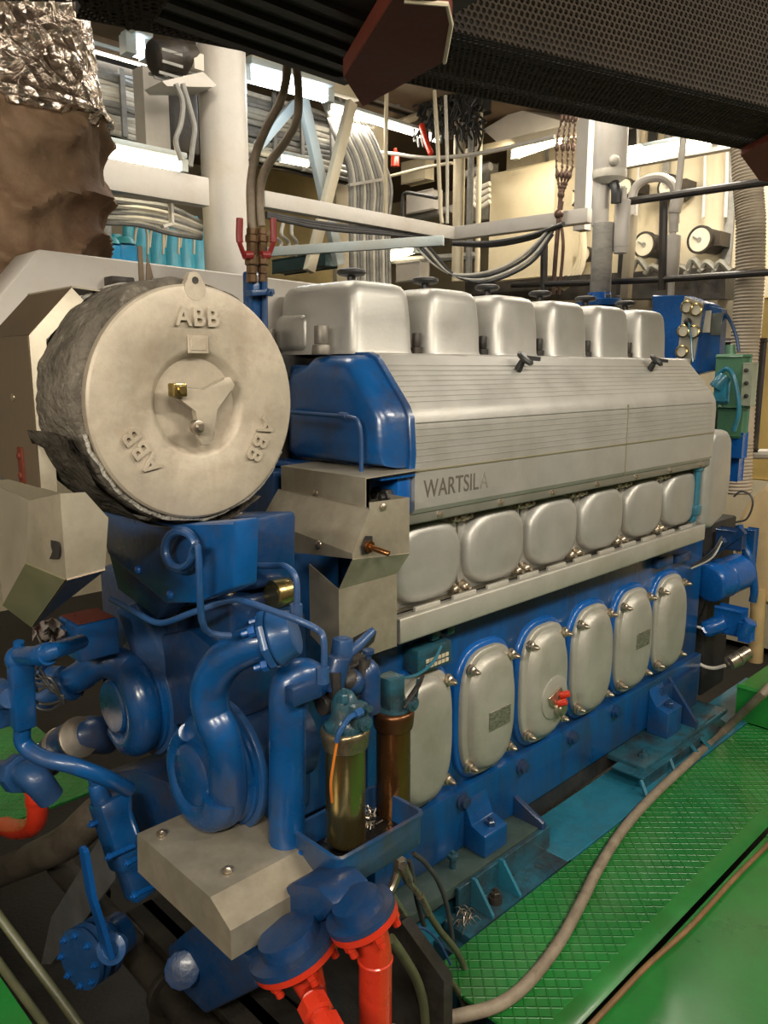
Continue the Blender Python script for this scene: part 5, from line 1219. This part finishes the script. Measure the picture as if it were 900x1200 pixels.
# cabinet and duct
cx_ = 4.3
cabt = thing('electrical_cabinet', 'large cream electrical cabinet standing behind the white beams', 'cabinet', A(610, 330, x=cx_))
p, q = A(573, 330, x=cx_), A(650, 189, x=cx_); b = MB(); b.box(p, q+V((.4, 0, 0)), .01); obj('cabinet_body', b, cream, cabt)
p, q = A(600, 206, x=cx_-.004), A(614, 197, x=cx_-.004); b = MB(); b.box(p, q+V((.003, 0, 0))); obj('cabinet_label', b, mat('cream tag', (.55, .48, .33), .4, bump=0), cabt)
b = MB(); b.prism([A(566, 152, x=4.2), A(606, 128, x=4.2), A(690, 150, x=4.2), A(690, 160, x=4.2), A(584, 168, x=4.2)], (.5, 0, .1)); o = obj('sloping_duct', b, white); tag(o, 'pale sloping duct panel just above the cream cabinet', 'duct')
p0, p1 = A(545, 176, x=3.8), A(700, 140, x=3.8); hbeam('angle_bar', 'pale angle bar sloping up above the cream cabinet', p0, p1, .06, cream)
b = MB(); p = A(555, 345, x=4.15); q = A(680, 322, x=4.15); b.box(p, q+V((.1, 0, 0))); o = obj('dark_sill', b, dark); tag(o, 'dark shelf below the cream cabinet', 'shelf')
# drooping cables
for i in range(4):
    cable('drooping_cable', 'cable drooping in a long arc between the beams', [A(474+4*i, 273, x=2.7), A(490+5*i, 292, x=2.7), A(512+5*i, 312+2*i, x=2.7), A(535+4*i, 322+2*i, x=2.7), A(575, 318+4*i, x=2.7), A(612+3*i, 300+3*i, x=2.7), A(648, 265+3*i, x=2.7)], .010, [lightc, darkc, lightc, darkc][i], 'drooping cables')
for i in range(3):
    cable('black_cable', 'black cable sagging just below the white beam', [A(312, 252+i*2, x=None) if 0 else A(312, 250+i*2, y=Yb), A(380, 262+i*3, y=Yb), A(450, 270+i*2, y=Yb), A(525, 280+i, y=Yb)], .012, darkc, 'black cables below the beam')
    cable('black_cable', 'black cable sagging below the beam, right of the corner', [A(530, 284+i, z=2.35), A(575, 284+i*2, z=2.35), A(620, 276+i*2, z=2.35), A(660, 262+i, z=2.35)], .012, darkc, 'black cables right of the corner')
# chain sling
cs = thing('chain_sling', 'four-leg chain sling with hooks gathered on a strap beside the tall white pipe', 'chain sling', A(655, 240, x=2.9))
chm = mat('brown rusty chain', (.13, .08, .06), .5, .6, .4, 20, bump=.1)
for i, (xt, xm) in enumerate(((659, 653), (664, 660), (669, 666), (675, 672))):
    pts = [A(xt, 138, x=2.9), A(xm, 165, x=2.9), A(xm-1, 195, x=2.9), A((xm+656)/2, 215, x=2.9), A(657, 232, x=2.9)]
    b = MB(); b.tube(pts, .006, 6); 
    for k in range(16):
        t = k/16*(len(pts)-1); j = int(t); p = pts[j].lerp(pts[j+1], t-j); b.ball(p, .011 if k % 5 else .02, (.8, .8, 1.3), 8)
    obj('chain_leg', b, chm, cs)
b = MB(); b.tube([A(657, 232, x=2.9), A(655, 255, x=2.9), A(652, 290, x=2.9), A(648, 345, x=2.9)], .014, 8); b.ball(A(655, 251, x=2.9), .03, n=10); obj('strap', b, chm, cs)
b = MB(); b.tube([A(659, 236, x=2.9), A(657, 255, x=2.9), A(660, 290, x=2.9), A(655, 345, x=2.9)], .010, 8); obj('strap', b, chm, cs)
# ------------------------------------------------ right
RX = 4.6
b = MB(); b.box((RX+.25, -1.2, -.6), (RX+.35, 3.3, 3.6)); o = obj('machinery_bulkhead', b, cream); tag(o, 'cream painted steel bulkhead carrying the round gauges', 'bulkhead')
def gauge(px, py, rp, lab, X=RX):
    c = A(px, py, x=X); w = (c-CP).dot(FW); r = rp*w/F
    t = thing('pressure_gauge', lab, 'gauge', c)
    b = MB(); b.lathe(c, (-1, .12, 0), [(-.22, r*.85), (-.04, r*.9), (-.02, r), (.02, r), (.022, r*.88), (.012, r*.84), (.012, .01)], 28); obj('gauge_case', b, dark, t)
    ax = V((-1, .12, 0)).normalized(); b = MB(); b.cyl(c+ax*.013, c+ax*.016, r*.83, r*.83, 28); obj('dial', b, paint_w, t)
    b = MB(); b.bar(c+ax*.018, c+ax*.018+V((0, r*.5, r*.3)), .006, .012, (1, 0, 0)); b.cyl(c+ax*.016, c+ax*.022, r*.18, r*.18, 12); obj('pointer', b, greyc, t)
    b = MB(); b.box(c+V((.02, -r*1.35, -r*.5)), c+V((.2, -r*.8, r*.5))); obj('side_box', b, dark, t)
gauge(669, 233, 10, 'small round gauge left of the tall white pipe, beside the chains')
gauge(733, 220, 11, 'round gauge half hidden right of the tall white pipe, upper row')
gauge(784, 219, 14, 'round gauge behind the arched pipe, upper row')
gauge(756, 287, 15, 'round gauge below the arched pipe, lower row')
gauge(821, 281, 16, 'largest round gauge of the lower row, nearest the ribbed hose')
gauge(686, 298, 9, 'round gauge peeking left of the wrapped pipe, lower row')
for i, (px, w_) in enumerate(((748, 0), (826, 0), (852, 0), (700, 0))):
    pole(['slim pale conduit on the bulkhead between gauges, leftmost', 'slim pale conduit above the largest gauge', 'slim pale conduit at the ribbed hose', 'slim pale conduit behind the tall pipe'][i], ((px, 150), (px, 200), (px-2, 255)), .014, white, x=RX+.15)
for i, px in enumerate((636, 728, 775, 853)):
    p = A(px, 345, x=RX+.2); q = A(px+4, 150, x=RX+.2); b = MB(); b.box(p, q+V((.02, 0, 0))); o = obj('panel_joint', b, greyc); tag(o, ['dark vertical panel joint right of the cabinet', 'dark vertical joint behind the wrapped pipe', 'dark vertical joint between the lower gauges', 'dark vertical joint left of the ribbed hose'][i], 'panel joint')
for i, px in enumerate((733, 758)):
    p = A(px, 182, x=RX+.2); q = A(px+12, 150, x=RX+.2); b = MB(); b.box(p, q+V((.02, 0, 0))); o = obj('dark_slot', b, black); tag(o, ['dark vertical opening just right of the tall pipe top', 'second dark vertical opening from the tall pipe top'][i], 'opening')
p0, p1 = A(733, 184, x=3.9), A(862, 160, x=3.9); hbeam('light_beam', 'bright white beam sloping up above the upper gauges', p0, p1, .075, white)
b = MB(); b.prism([A(545, 350, x=4.5), A(545, 330, x=4.5), A(850, 312, x=4.5), A(850, 350, x=4.5)], (.2, 0, 0)); o = obj('dark_trough', b, dark); tag(o, 'dark trough of pipes below the lower gauges', 'trough')
for i in range(7): cable('oily_pipe', 'short dark oily pipe in the trough below the gauges', [A(740+16*i, 322+random.uniform(-8, 0), x=4.4), A(748+16*i, 310+random.uniform(-6, 6), x=4.4), A(760+16*i, 318, x=4.4)], .025, lump, 'oily pipes in the trough', 'pipe')
# vertical pipe
def vpipe(px, pyt, pyb, X, r, m, t, nm, n=24):
    a_, c_ = A(px, pyb, x=X), A(px, pyt, x=X); b = MB(); b.cyl((a_.x, a_.y, a_.z), (a_.x, a_.y, c_.z), r, r, n, .004); return obj(nm, b, m, t)
X_ = 2.6
vp_ = thing('vertical_pipe', 'tall white vertical pipe narrowing to a grey wrapped length on a blue flange', 'pipe', A(702, 352, x=X_))
vpipe(714, 60, 205, X_, .088, white, vp_, 'upper_pipe', 32)
b = MB(); c = A(714, 205, x=X_); b.lathe(c, (0, 0, -1), [(-.02, .088), (.0, .091), (.02, .086), (.05, .048)], 30); b.ball(A(720, 188, x=X_-.07), .028, n=12); obj('pipe_end', b, lightc, vp_)
vpipe(703, 205, 265, X_, .045, white, vp_, 'middle_pipe'); vpipe(703, 262, 350, X_, .056, mat('grey tape wrap', (.22, .21, .19), .6, 0, .4, 9, dirt=(.3, .27, .22), damt=.4, bump=.3, stretch=(1, 1, 3)), vp_, 'wrapped_pipe')
b = MB(); c = A(702, 352, x=X_); b.lathe(c, (0, 0, 1), [(-.05, .06), (-.035, .06), (-.03, .115), (.0, .12), (.004, .118), (.006, .065), (.04, .062), (.042, .05)], 32); vf = obj('blue_flange', b, blue_b, vp_)
for i in range(6):
    a = i*PI/3; b = MB(); b.hexnut(c+V((math.cos(a)*.095, math.sin(a)*.095, .004)), (0, 0, 1), .015, .02, False); obj('flange_bolt', b, dark, vf)
b = MB(); b.box(c+V((-.25, -.1, -.12)), c+V((.4, .25, -.04)), .01); o = obj('header_pipe_support', b, dark); tag(o, 'dark support under the blue flange behind the head covers', 'support')
b = MB(); c = A(727, 290, x=X_+.05); c2 = A(727, 235, x=X_+.05); b.cyl(c, (c.x, c.y, c2.z), .042, .042, 18, .005); b.cyl((c.x, c.y, c2.z), (c.x, c.y, c2.z+.06), .02, .02, 12); b.cyl(c-V((0, 0, .03)), c, .035, .042, 16); o = obj('canister', b, white); tag(o, 'cylindrical off-white canister hanging right of the wrapped pipe', 'canister')
b = MB(); b.tube([A(718, 212, x=X_), A(722, 222, x=X_-.03), A(722, 238, x=X_-.03)], .028, 10); o = obj('black_hose', b, black); tag(o, 'short black hose bridging the tall white pipe and the canister', 'hose')
vpipe_b = MB(); p = A(672, 270, x=3.3); q = A(690, 130, x=3.3); vpipe_b.box(p, q+V((.08, 0, 0)), .004); o = obj('steel_post', vpipe_b, white); tag(o, 'flat off-white post immediately left of the tall white pipe', 'post')
b = MB(); b.bar(A(741, 252, x=2.9), A(733, 350, x=2.9), .05, .05, (1, 0, 0), .004); o = obj('steel_post', b, cream); tag(o, 'cream slanted post right of the wrapped pipe', 'post')
b = MB(); b.bar(A(733, 265, x=3.0), A(727, 350, x=3.0), .04, .04, (1, 0, 0)); o = obj('steel_post', b, dark); tag(o, 'dark slanted post between the wrapped pipe and the cream post', 'post')
pole('off-white arched pipe looping over between the gauges', ((741, 258), (741, 232), (746, 218), (758, 210), (775, 208), (787, 215), (791, 228), (791, 262)), .026, white, 'arched_pipe', x=3.2)
vpx = thing('lagged_valve_pipe', 'upright white pipe with a valve and a lagged lower length, right of the arched pipe', 'pipe', A(787, 345, x=3.0))
b = MB(); b.tube([A(802, 150, x=3.0), A(798, 190, x=3.0), A(793, 235, x=3.0), A(789, 262, x=3.0), A(786, 350, x=3.0)], .018, 14); b.cyl(A(794, 230, x=3.0), A(790, 250, x=3.0), .034, .034, 14, .004); b.cyl(A(790, 250, x=3.0), A(789, 272, x=3.0), .026, .026, 14); obj('valve_pipe', b, white, vpx)
b = MB(); b.cyl(A(787, 276, x=3.0), A(784, 325, x=3.0), .052, .052, 20, .008); obj('lagging', b, white, vpx)
pole('dark upper handrail pipe crossing to the ribbed hose', ((738, 236), (820, 224), (905, 212)), .020, dark, 'handrail', 'handrail', x=2.7)
pole('dark lower handrail pipe behind the last head covers', ((600, 334), (745, 329), (905, 319)), .018, dark, 'handrail', 'handrail', x=2.8)
pole('dark upright rail post right of the drooping cables', ((638, 278), (637, 345)), .022, dark, 'rail_post', 'post', x=2.8)
pole('dark upright rail post beside the lagged valve pipe', ((778, 230), (776, 340)), .022, dark, 'rail_post', 'post', x=2.8)
for i in range(3): cable('curved_conduit', 'curved cream conduit left of the tall pipe, below the chains', [A(648+6*i, 338, x=4.2), A(668+4*i, 325, x=4.2), A(680+2*i, 300, x=4.2), A(683, 262, x=4.2)], .025, cream, 'curved conduits by the tall pipe', 'pipe')
# ribbed hose
XH = 2.9
b = MB(); pts = [A(873, 150, x=XH), A(876, 210, x=XH), A(880, 260, x=XH), (A(879, 320, x=XH)), A(875, 380, x=XH), A(870, 440, x=XH), A(866, 520, x=XH), A(864, 580, x=XH)]
q, qr = [], []
for a_, c_ in zip(pts, pts[1:]):
    n = 30
    for k in range(n): q.append(a_.lerp(c_, k/n)); qr.append(.073 if (len(q) % 2) else .067)
b.tube(q, qr, 30, smooth=False)
hr = obj('ribbed_hose', b, mat('ribbed grey hose', (.42, .36, .28), .6, 0, .3, 5, dirt=(.25, .17, .1), damt=.4, bump=.05), ang=60); tag(hr, 'fat ribbed beige ventilation hose at the right edge', 'hose')
# control panel
cp = thing('instrument_panel', 'blue engine control panel with round gauges behind the last head cover', 'control panel', A(795, 420, x=2.35))
XP = 2.30
g0, g1, g2, g3 = A(802, 347, x=XP), A(824, 355, x=XP+.0), A(813, 422, x=XP), A(793, 419, x=XP)
yA, yB = g0.y, g1.y
back = A(764, 346, x=XP+.02)
zt1, zb1 = (g0.z+g1.z)/2, g3.z-.05
fn = V((-.75, -.66, 0)).normalized()
# the gauge face is a plate in the x,y diagonal; the blue case runs back from it
d1 = (g1-g0); d1.z = 0
pl_ = [g0, g1+V((0, 0, 0)), g2, g3]
b = MB(); b.prism(pl_, (.012, 0, 0), .001, 1); obj('gauge_plate', b, mat('grey gauge plate', (.42, .40, .33), .4, .3, .1, 9, bump=.02), cp)
b = MB(); b.prism([A(764, 346, x=XP+.01), A(802, 346, x=XP+.01), A(793, 432, x=XP+.01), A(766, 432, x=XP+.01)], (.14, 0, 0), .004, 1); b.prism([g0+V((.012, 0, 0)), g1+V((.012, 0, 0)), g2+V((.012, 0, -.05)), g3+V((.012, 0, -.05))], (.13, 0, 0)); obj('panel_case', b, blue_b, cp)
b = MB(); b.prism([A(822, 356, x=XP+.05), A(846, 362, x=XP+.05), A(842, 432, x=XP+.05), A(812, 440, x=XP+.05)], (.06, 0, 0)); obj('panel_wing', b, blue, cp)
for x_, y_ in ((806, 360), (817, 363), (802, 388), (814, 389), (800, 412)):
    c = A(x_, y_, x=XP-.002); b = MB(); b.lathe(c, (-1, 0, 0), [(0, .030), (.016, .030), (.018, .025), (.008, .024), (.008, .001)], 24); gg = obj('round_gauge', b, brass, cp)
    b = MB(); b.cyl(c+V((-.008, 0, 0)), c+V((-.011, 0, 0)), .0235, .0235, 24); obj('dial', b, paint_w, gg)
c = A(807, 377, x=XP-.004); b = MB(); b.ball(c-V((.01, 0, 0)), .018, n=12); obj('black_knob', b, black, cp)
for x_, y_ in ((827, 377), (840, 380)):
    c = A(x_, y_, x=XP+.046); b = MB(); b.box(c+V((-.006, -.025, -.05)), c+V((.003, .025, .05)), .002); obj('display_window', b, glassm if x_ > 830 else paint_w, cp)
cable('blue_hose', 'thin blue hose looping from the control panel to the green box', [A(x_, y_, x=XP+.1) for x_, y_ in ((826, 355), (842, 360), (855, 375), (863, 395), (866, 412))], .008, blue_l, cat='hose')
cable('blue_hose', 'thin blue hose hanging down the gauge plate', [A(x_, y_, x=XP-.03) for x_, y_ in ((807, 378), (810, 395), (811, 412), (812, 424))], .005, teal, cat='hose')
# green governor
gv = thing('governor', 'green governor actuator with a grey push-button box at the far end of the engine', 'governor', A(855, 530, x=2.25))
XG = 2.25
p, q = A(838, 478, x=XG), A(868, 418, x=XG); b = MB(); b.box(p, q+V((.1, 0, 0)), .012); b.cyl(A(856, 418, x=XG+.05), A(856, 404, x=XG+.05), .025, .02, 14); b.box(A(842, 510, x=XG), A(868, 478, x=XG)+V((.08, 0, 0)), .01); obj('governor_body', b, green_b, gv)
p, q = A(868, 475, x=XG-.01), A(882, 426, x=XG-.01); b = MB(); b.box(p, q+V((.06, 0, 0)), .003); pb_ = obj('button_box', b, mat('grey green box', (.25, .27, .2), .45, 0, .1, 8, bump=.02), gv)
for y_ in (434, 449, 464):
    c = A(875, y_, x=XG-.012); b = MB(); b.cyl(c, c-V((.012, 0, 0)), .009, .009, 12, .002); obj('push_button', b, black, pb_)
b = MB(); b.tube([A(840, 440, x=XG-.05), A(852, 432, x=XG-.06), A(861, 445, x=XG-.06), A(866, 480, x=XG-.05), A(860, 505, x=XG-.04)], .010, 10); b.box(A(838, 470, x=XG-.06), A(850, 445, x=XG-.06)+V((.04, 0, 0)), .008); b.cyl(A(838, 455, x=XG-.06), A(850, 440, x=XG-.04), .03, .03, 14, .004); obj('linkage', b, teal, gv)
b = MB(); b.box(A(846, 535, x=XG+.02), A(870, 508, x=XG+.02)+V((.06, 0, 0)), .004); b.box(A(846, 562, x=XG+.08), A(866, 530, x=XG+.08)+V((.06, 0, 0)), .004); obj('drive_housing', b, blue_b, gv)
p, q = A(880, 560, x=3.6), A(960, 345, x=3.6); b = MB(); b.box(p, q+V((.3, 0, 0)), .01); o = obj('tan_cabinet', b, mat('mustard cabinet', (.50, .36, .12), .5, 0, .15, 4, bump=.05)); tag(o, 'mustard yellow cabinet at the right edge below the handrail', 'cabinet')
pole('grey pipe crossing in front of the mustard cabinet', ((862, 530), (880, 532), (930, 532)), .03, lightc, x=3.2)
b = MB(); p, q = A(840, 525, x=3.0), A(886, 400, x=3.0); b.box(p, q+V((.1, 0, 0)), .02); o = obj('dark_housing', b, dark); tag(o, 'dark housing behind the green governor', 'housing')
# alternator canvas drum
al = thing('alternator', 'big tan alternator casing at the right edge beyond the flywheel end', 'alternator', A(900, 760, x=3.1))
c = A(948, 645, x=2.55)
b = MB(); b.lathe(c, (1, 0, 0), [(0, .26), (.01, .33), (.04, .355), (.10, .365), (.5, .37), (1.2, .37)], 60); obj('casing', b, tancloth, al)
b = MB(); b.tube([A(889, 690, x=2.55), A(888, 720, x=2.55), A(885, 775, x=2.55)], .035, 16); obj('tan_duct', b, tan, al)
# flywheel end gear: blue motor etc
XM = 2.12
mo = thing('prelube_motor', 'bright blue cylindrical electric motor beyond the last engine door', 'motor', A(840, 705, x=XM))
c = A(829, 684, x=XM-.05); 
c2 = A(862, 671, x=XM+.16)
dd = (c2-c).normalized()
b = MB(); b.lathe(c, dd, [(0, .070), (.004, .082), (.012, .088), (.10, .088), (.104, .091), (.112, .091), (.116, .088), (.24, .086), (.25, .05)], 36); mb_ = obj('motor_body', b, blue_b, mo)
b = MB(); b.tube([A(800, 720, x=XM), A(798, 700, x=XM), A(806, 690, x=XM)], .006, 8); obj('motor_cable', b, lightc, mo) if 0 else b.bm.free()
pf = thing('pump_fittings', 'cluster of blue pump fittings below the bright blue motor', 'pump', A(850, 755, x=XM))
b = MB(); b.cyl(A(826, 738, x=XM-.02), A(850, 728, x=XM+.02), .040, .040, 20, .005); b.box(A(838, 738, x=XM), A(868, 718, x=XM)+V((.06, 0, 0)), .01); b.cyl(A(868, 745, x=XM), A(880, 728, x=XM), .03, .03, 16, .004); b.box(A(866, 750, x=XM-.02), A(879, 732, x=XM-.02)+V((.05, 0, 0)), .006); b.cyl(A(823, 740, x=XM-.04), A(830, 736, x=XM-.02), .028, .03, 6); obj('fitting_body', b, blue_b, pf)
b = MB(); b.tube([A(825, 737, x=XM-.05), A(812, 732, x=XM-.05), A(806, 722, x=XM-.05), A(810, 710, x=XM-.05)], .006, 8); o = obj('thin_cable', b, lightc); tag(o, 'thin pale cable looping out of the blue pump fitting', 'cable')
sn = thing('speed_sensor', 'small grey cylindrical sensor just above the green step box', 'sensor', A(862, 785, x=XM))
b = MB(); b.lathe(A(853, 778, x=XM-.06), A(875, 765, x=XM+.04)-A(853, 778, x=XM-.06), [(0, .02), (.005, .032), (.05, .034), (.052, .038), (.06, .038), (.064, .03), (.12, .03)], 22); obj('sensor_body', b, nutm, sn)
b = MB(); b.tube([A(850, 780, x=XM-.07), A(835, 783, x=XM-.07), A(820, 778, x=XM-.08), A(812, 765, x=XM-.08)], .008, 8); obj('sensor_cable', b, lightc, sn)
b = MB(); b.box((2.16, .02, .02), (2.42, .9, .86), .01); b.lathe((2.10, .42, .55), (1, 0, 0), [(0, .3), (.03, .40), (.12, .40)], 50); o = obj('flywheel_dark_backing', b, hull); tag(o, 'black flywheel housing backing, shade put into its colour, behind the bright blue motor', 'housing')  # dark backing box, its black colour stands in for deep shade here
b = MB(); b.tube([A(866, 615, x=2.3), A(872, 640, x=2.3), A(880, 658, x=2.3), A(884, 690, x=2.3), A(882, 705, x=2.3)], .018, 10); b.box(A(870, 660, x=2.3), A(883, 622, x=2.3)+V((.05, 0, 0)), .006); o = obj('curved_guard', b, blue); tag(o, 'curved blue guard edge between the motor and the tan casing', 'guard')
for i in range(3):
    cable('wire_loop', 'thin black wire looping out by the silver end cover', [A(846, 628+3*i, x=1.95), A(835, 645+4*i, x=1.93), A(815, 660+2*i, x=1.92), A(795, 668+i, x=1.9), A(778, 662, x=1.86)], .004, [darkc, darkc, lightc][i], 'wires below the end cover', 'wire')
cable('wire_loop', 'black wire loop beside the tan casing, right of the silver end cover', [A(x_, y_, x=2.2) for x_, y_ in ((862, 612), (875, 608), (882, 592), (879, 580), (868, 576), (860, 582))], .0045, darkc, cat='wire')
b = MB(); b.hexnut(A(848, 634, x=2.1), (-1, 0, 0), .018, .03); b.bar(A(832, 650, x=2.12), A(872, 622, x=2.12), .03, .03); b.box(A(840, 640, x=2.14), A(868, 624, x=2.14)+V((.05, 0, 0)), .008); o = obj('blue_bracket', b, blue_d); tag(o, 'dark blue bracket with a bolt above the bright blue motor', 'bracket')
b = MB(); b.box(A(772, 668, y=-.03), A(790, 650, y=-.03)+V((0, .04, 0)), .006); b.box(A(795, 662, y=-.03), A(812, 646, y=-.03)+V((0, .04, 0)), .006); o = obj('pipe_clamps', b, blue_d); tag(o, 'small blue clamps under the far end of the silver rail', 'clamp')
# far wall dark ceiling structure, left and top
for i, (px0, py0, px1, py1, m_, lab) in enumerate(((100, 40, 240, 75, brownceil, 'brown ceiling joist left of the column'), (100, 62, 240, 92, hull, 'dark ceiling joist just under the brown one'), (292, 62, 420, 100, cream, 'cream ceiling joist above the bright lamp'), (290, 48, 430, 84, hull, 'dark ceiling joist above the cream one'))):
    p0, p1 = A(px0, py0, y=3.4 if i < 2 else 3.0), A(px1, py1, y=3.4 if i < 2 else 3.0); p1.z = p0.z
    hbeam('ceiling_joist', lab, p0, p1, .08, m_, 'joist')
# ================================================================== LIGHTS
def tube_lamp(name, p0, p1, r, em, label, power=None, col=(1, 1, 1), group=None, hm=None, down=(0, 0, -1)):
    p0, p1 = V(p0), V(p1); mid = (p0+p1)/2
    t = thing(name, label, 'lamp', mid, group)
    b = MB(); b.cyl(p0, p1, r, r, 14); obj('lamp_tube', b, em, t)
    b = MB(); b.bar(p0+V((0, 0, r*1.9)), p1+V((0, 0, r*1.9)), r*4.5, r*1.2, bev=r*.3); 
    for p in (p0, p1): b.bar(p+V((0, 0, r*1.5)), p-V((0, 0, r)), r*2, r*1.5, (1, 0, 0))
    obj('lamp_housing', b, hm or whiteb, t)
    return t
def area(loc, tgt, sx, sy, power, col):
    l = bpy.data.lights.new('fluorescent_glow', 'AREA'); l.shape = 'RECTANGLE'; l.size = sx; l.size_y = sy; l.energy = power; l.color = col
    o = bpy.data.objects.new('fluorescent_glow', l); C.objects.link(o); o.location = loc
    o.rotation_euler = (V(tgt)-V(loc)).to_track_quat('-Z', 'Y').to_euler()
    return o
tube_lamp('fluorescent_lamp', A(286, 88, y=2.6), A(384, 114, y=2.6), .034, tube_w, 'brightest blue-white fluorescent lamp right of the column')
tube_lamp('fluorescent_lamp', A(112, 176, y=2.0), A(214, 196, y=2.0), .022, tube_y, 'warm fluorescent lamp lying just above the heavy white beam, left of the column')
tube_lamp('fluorescent_lamp', A(604, 182, x=3.9), A(662, 162, x=3.9), .028, tube_y, 'fluorescent lamp above the cream cabinet')
tube_lamp('fluorescent_lamp', A(326, 186, y=3.2), A(362, 193, y=3.2), .018, tube_y, 'small distant lamp below the cable rack behind the braces')
tube_lamp('fluorescent_lamp', A(738, 183, x=3.86), A(838, 164, x=3.86), .022, tube_y, 'long fluorescent lamp under the bright beam above the upper gauges')
tube_lamp('fluorescent_lamp', A(455, 302, x=4.0), A(486, 292, x=4.0), .035, tube_y, 'small distant lamp low behind the black knobs')
tube_lamp('fluorescent_lamp', A(150, 55, y=2.9), A(172, 62, y=2.9), .04, tube_w, 'small blue-white lamp beside the round motor, top left')
# unseen fluorescent fittings of the aisle on the camera side (behind and above the photographer)
WARM = (1., .91, .77); COOL = (.86, .93, 1.)
area(A(633, 176, x=3.86), A(620, 250, x=4.3), .6, .08, 9, (1, .85, .6))
area(A(335, 106, y=2.5), A(265, 260, y=2.0), .6, .08, 6, COOL)
area(A(780, 172, x=3.85), A(800, 260, x=4.8), 1.0, .08, 22, (1, .86, .62))
for (x, y, p) in ((-1.6, -2.6, 60), (.7, -2.4, 52), (2.6, -2.2, 34), (-2.9, -1.5, 60)):
    zl = 2.3 if x < -2.5 else 3.1  # the low left lamp is unseen, added to light the blue wedge
    tube_lamp('ceiling_lamp', (x-.6, y, zl), (x+.6, y, zl), .02, lamp_e, 'unseen fluorescent lamp on the camera side', group='aisle ceiling lamps')
    area((x, y, zl-.05), (x*.5+.2, .2, .9), 1.2, .2, p*1.08, WARM)
# ceiling lamps above and behind the engine
for (x, y, p) in ((.3, 1.1, 20), (1.9, 1.0, 24), (3.7, .8, 60), (1.2, 3.4, 14), (3.2, 3.2, 14)):
    tube_lamp('ceiling_lamp', (x-.6, y, 3.4), (x+.6, y, 3.4), .02, lamp_e, 'fluorescent ceiling lamp over the engine', group='engine ceiling lamps')
    area((x, y, 3.35), (x, y+.01, 0), 1.2, .2, p, WARM)
w = bpy.data.worlds.new('world'); bpy.context.scene.world = w; w.use_nodes = True
w.node_tree.nodes['Background'].inputs[0].default_value = (.5, .45, .4, 1); w.node_tree.nodes['Background'].inputs[1].default_value = .05
vs = bpy.context.scene.view_settings; vs.view_transform = 'Standard'; vs.look = 'None'; vs.exposure = -0.08; vs.gamma = 1; vs.use_curve_mapping = False
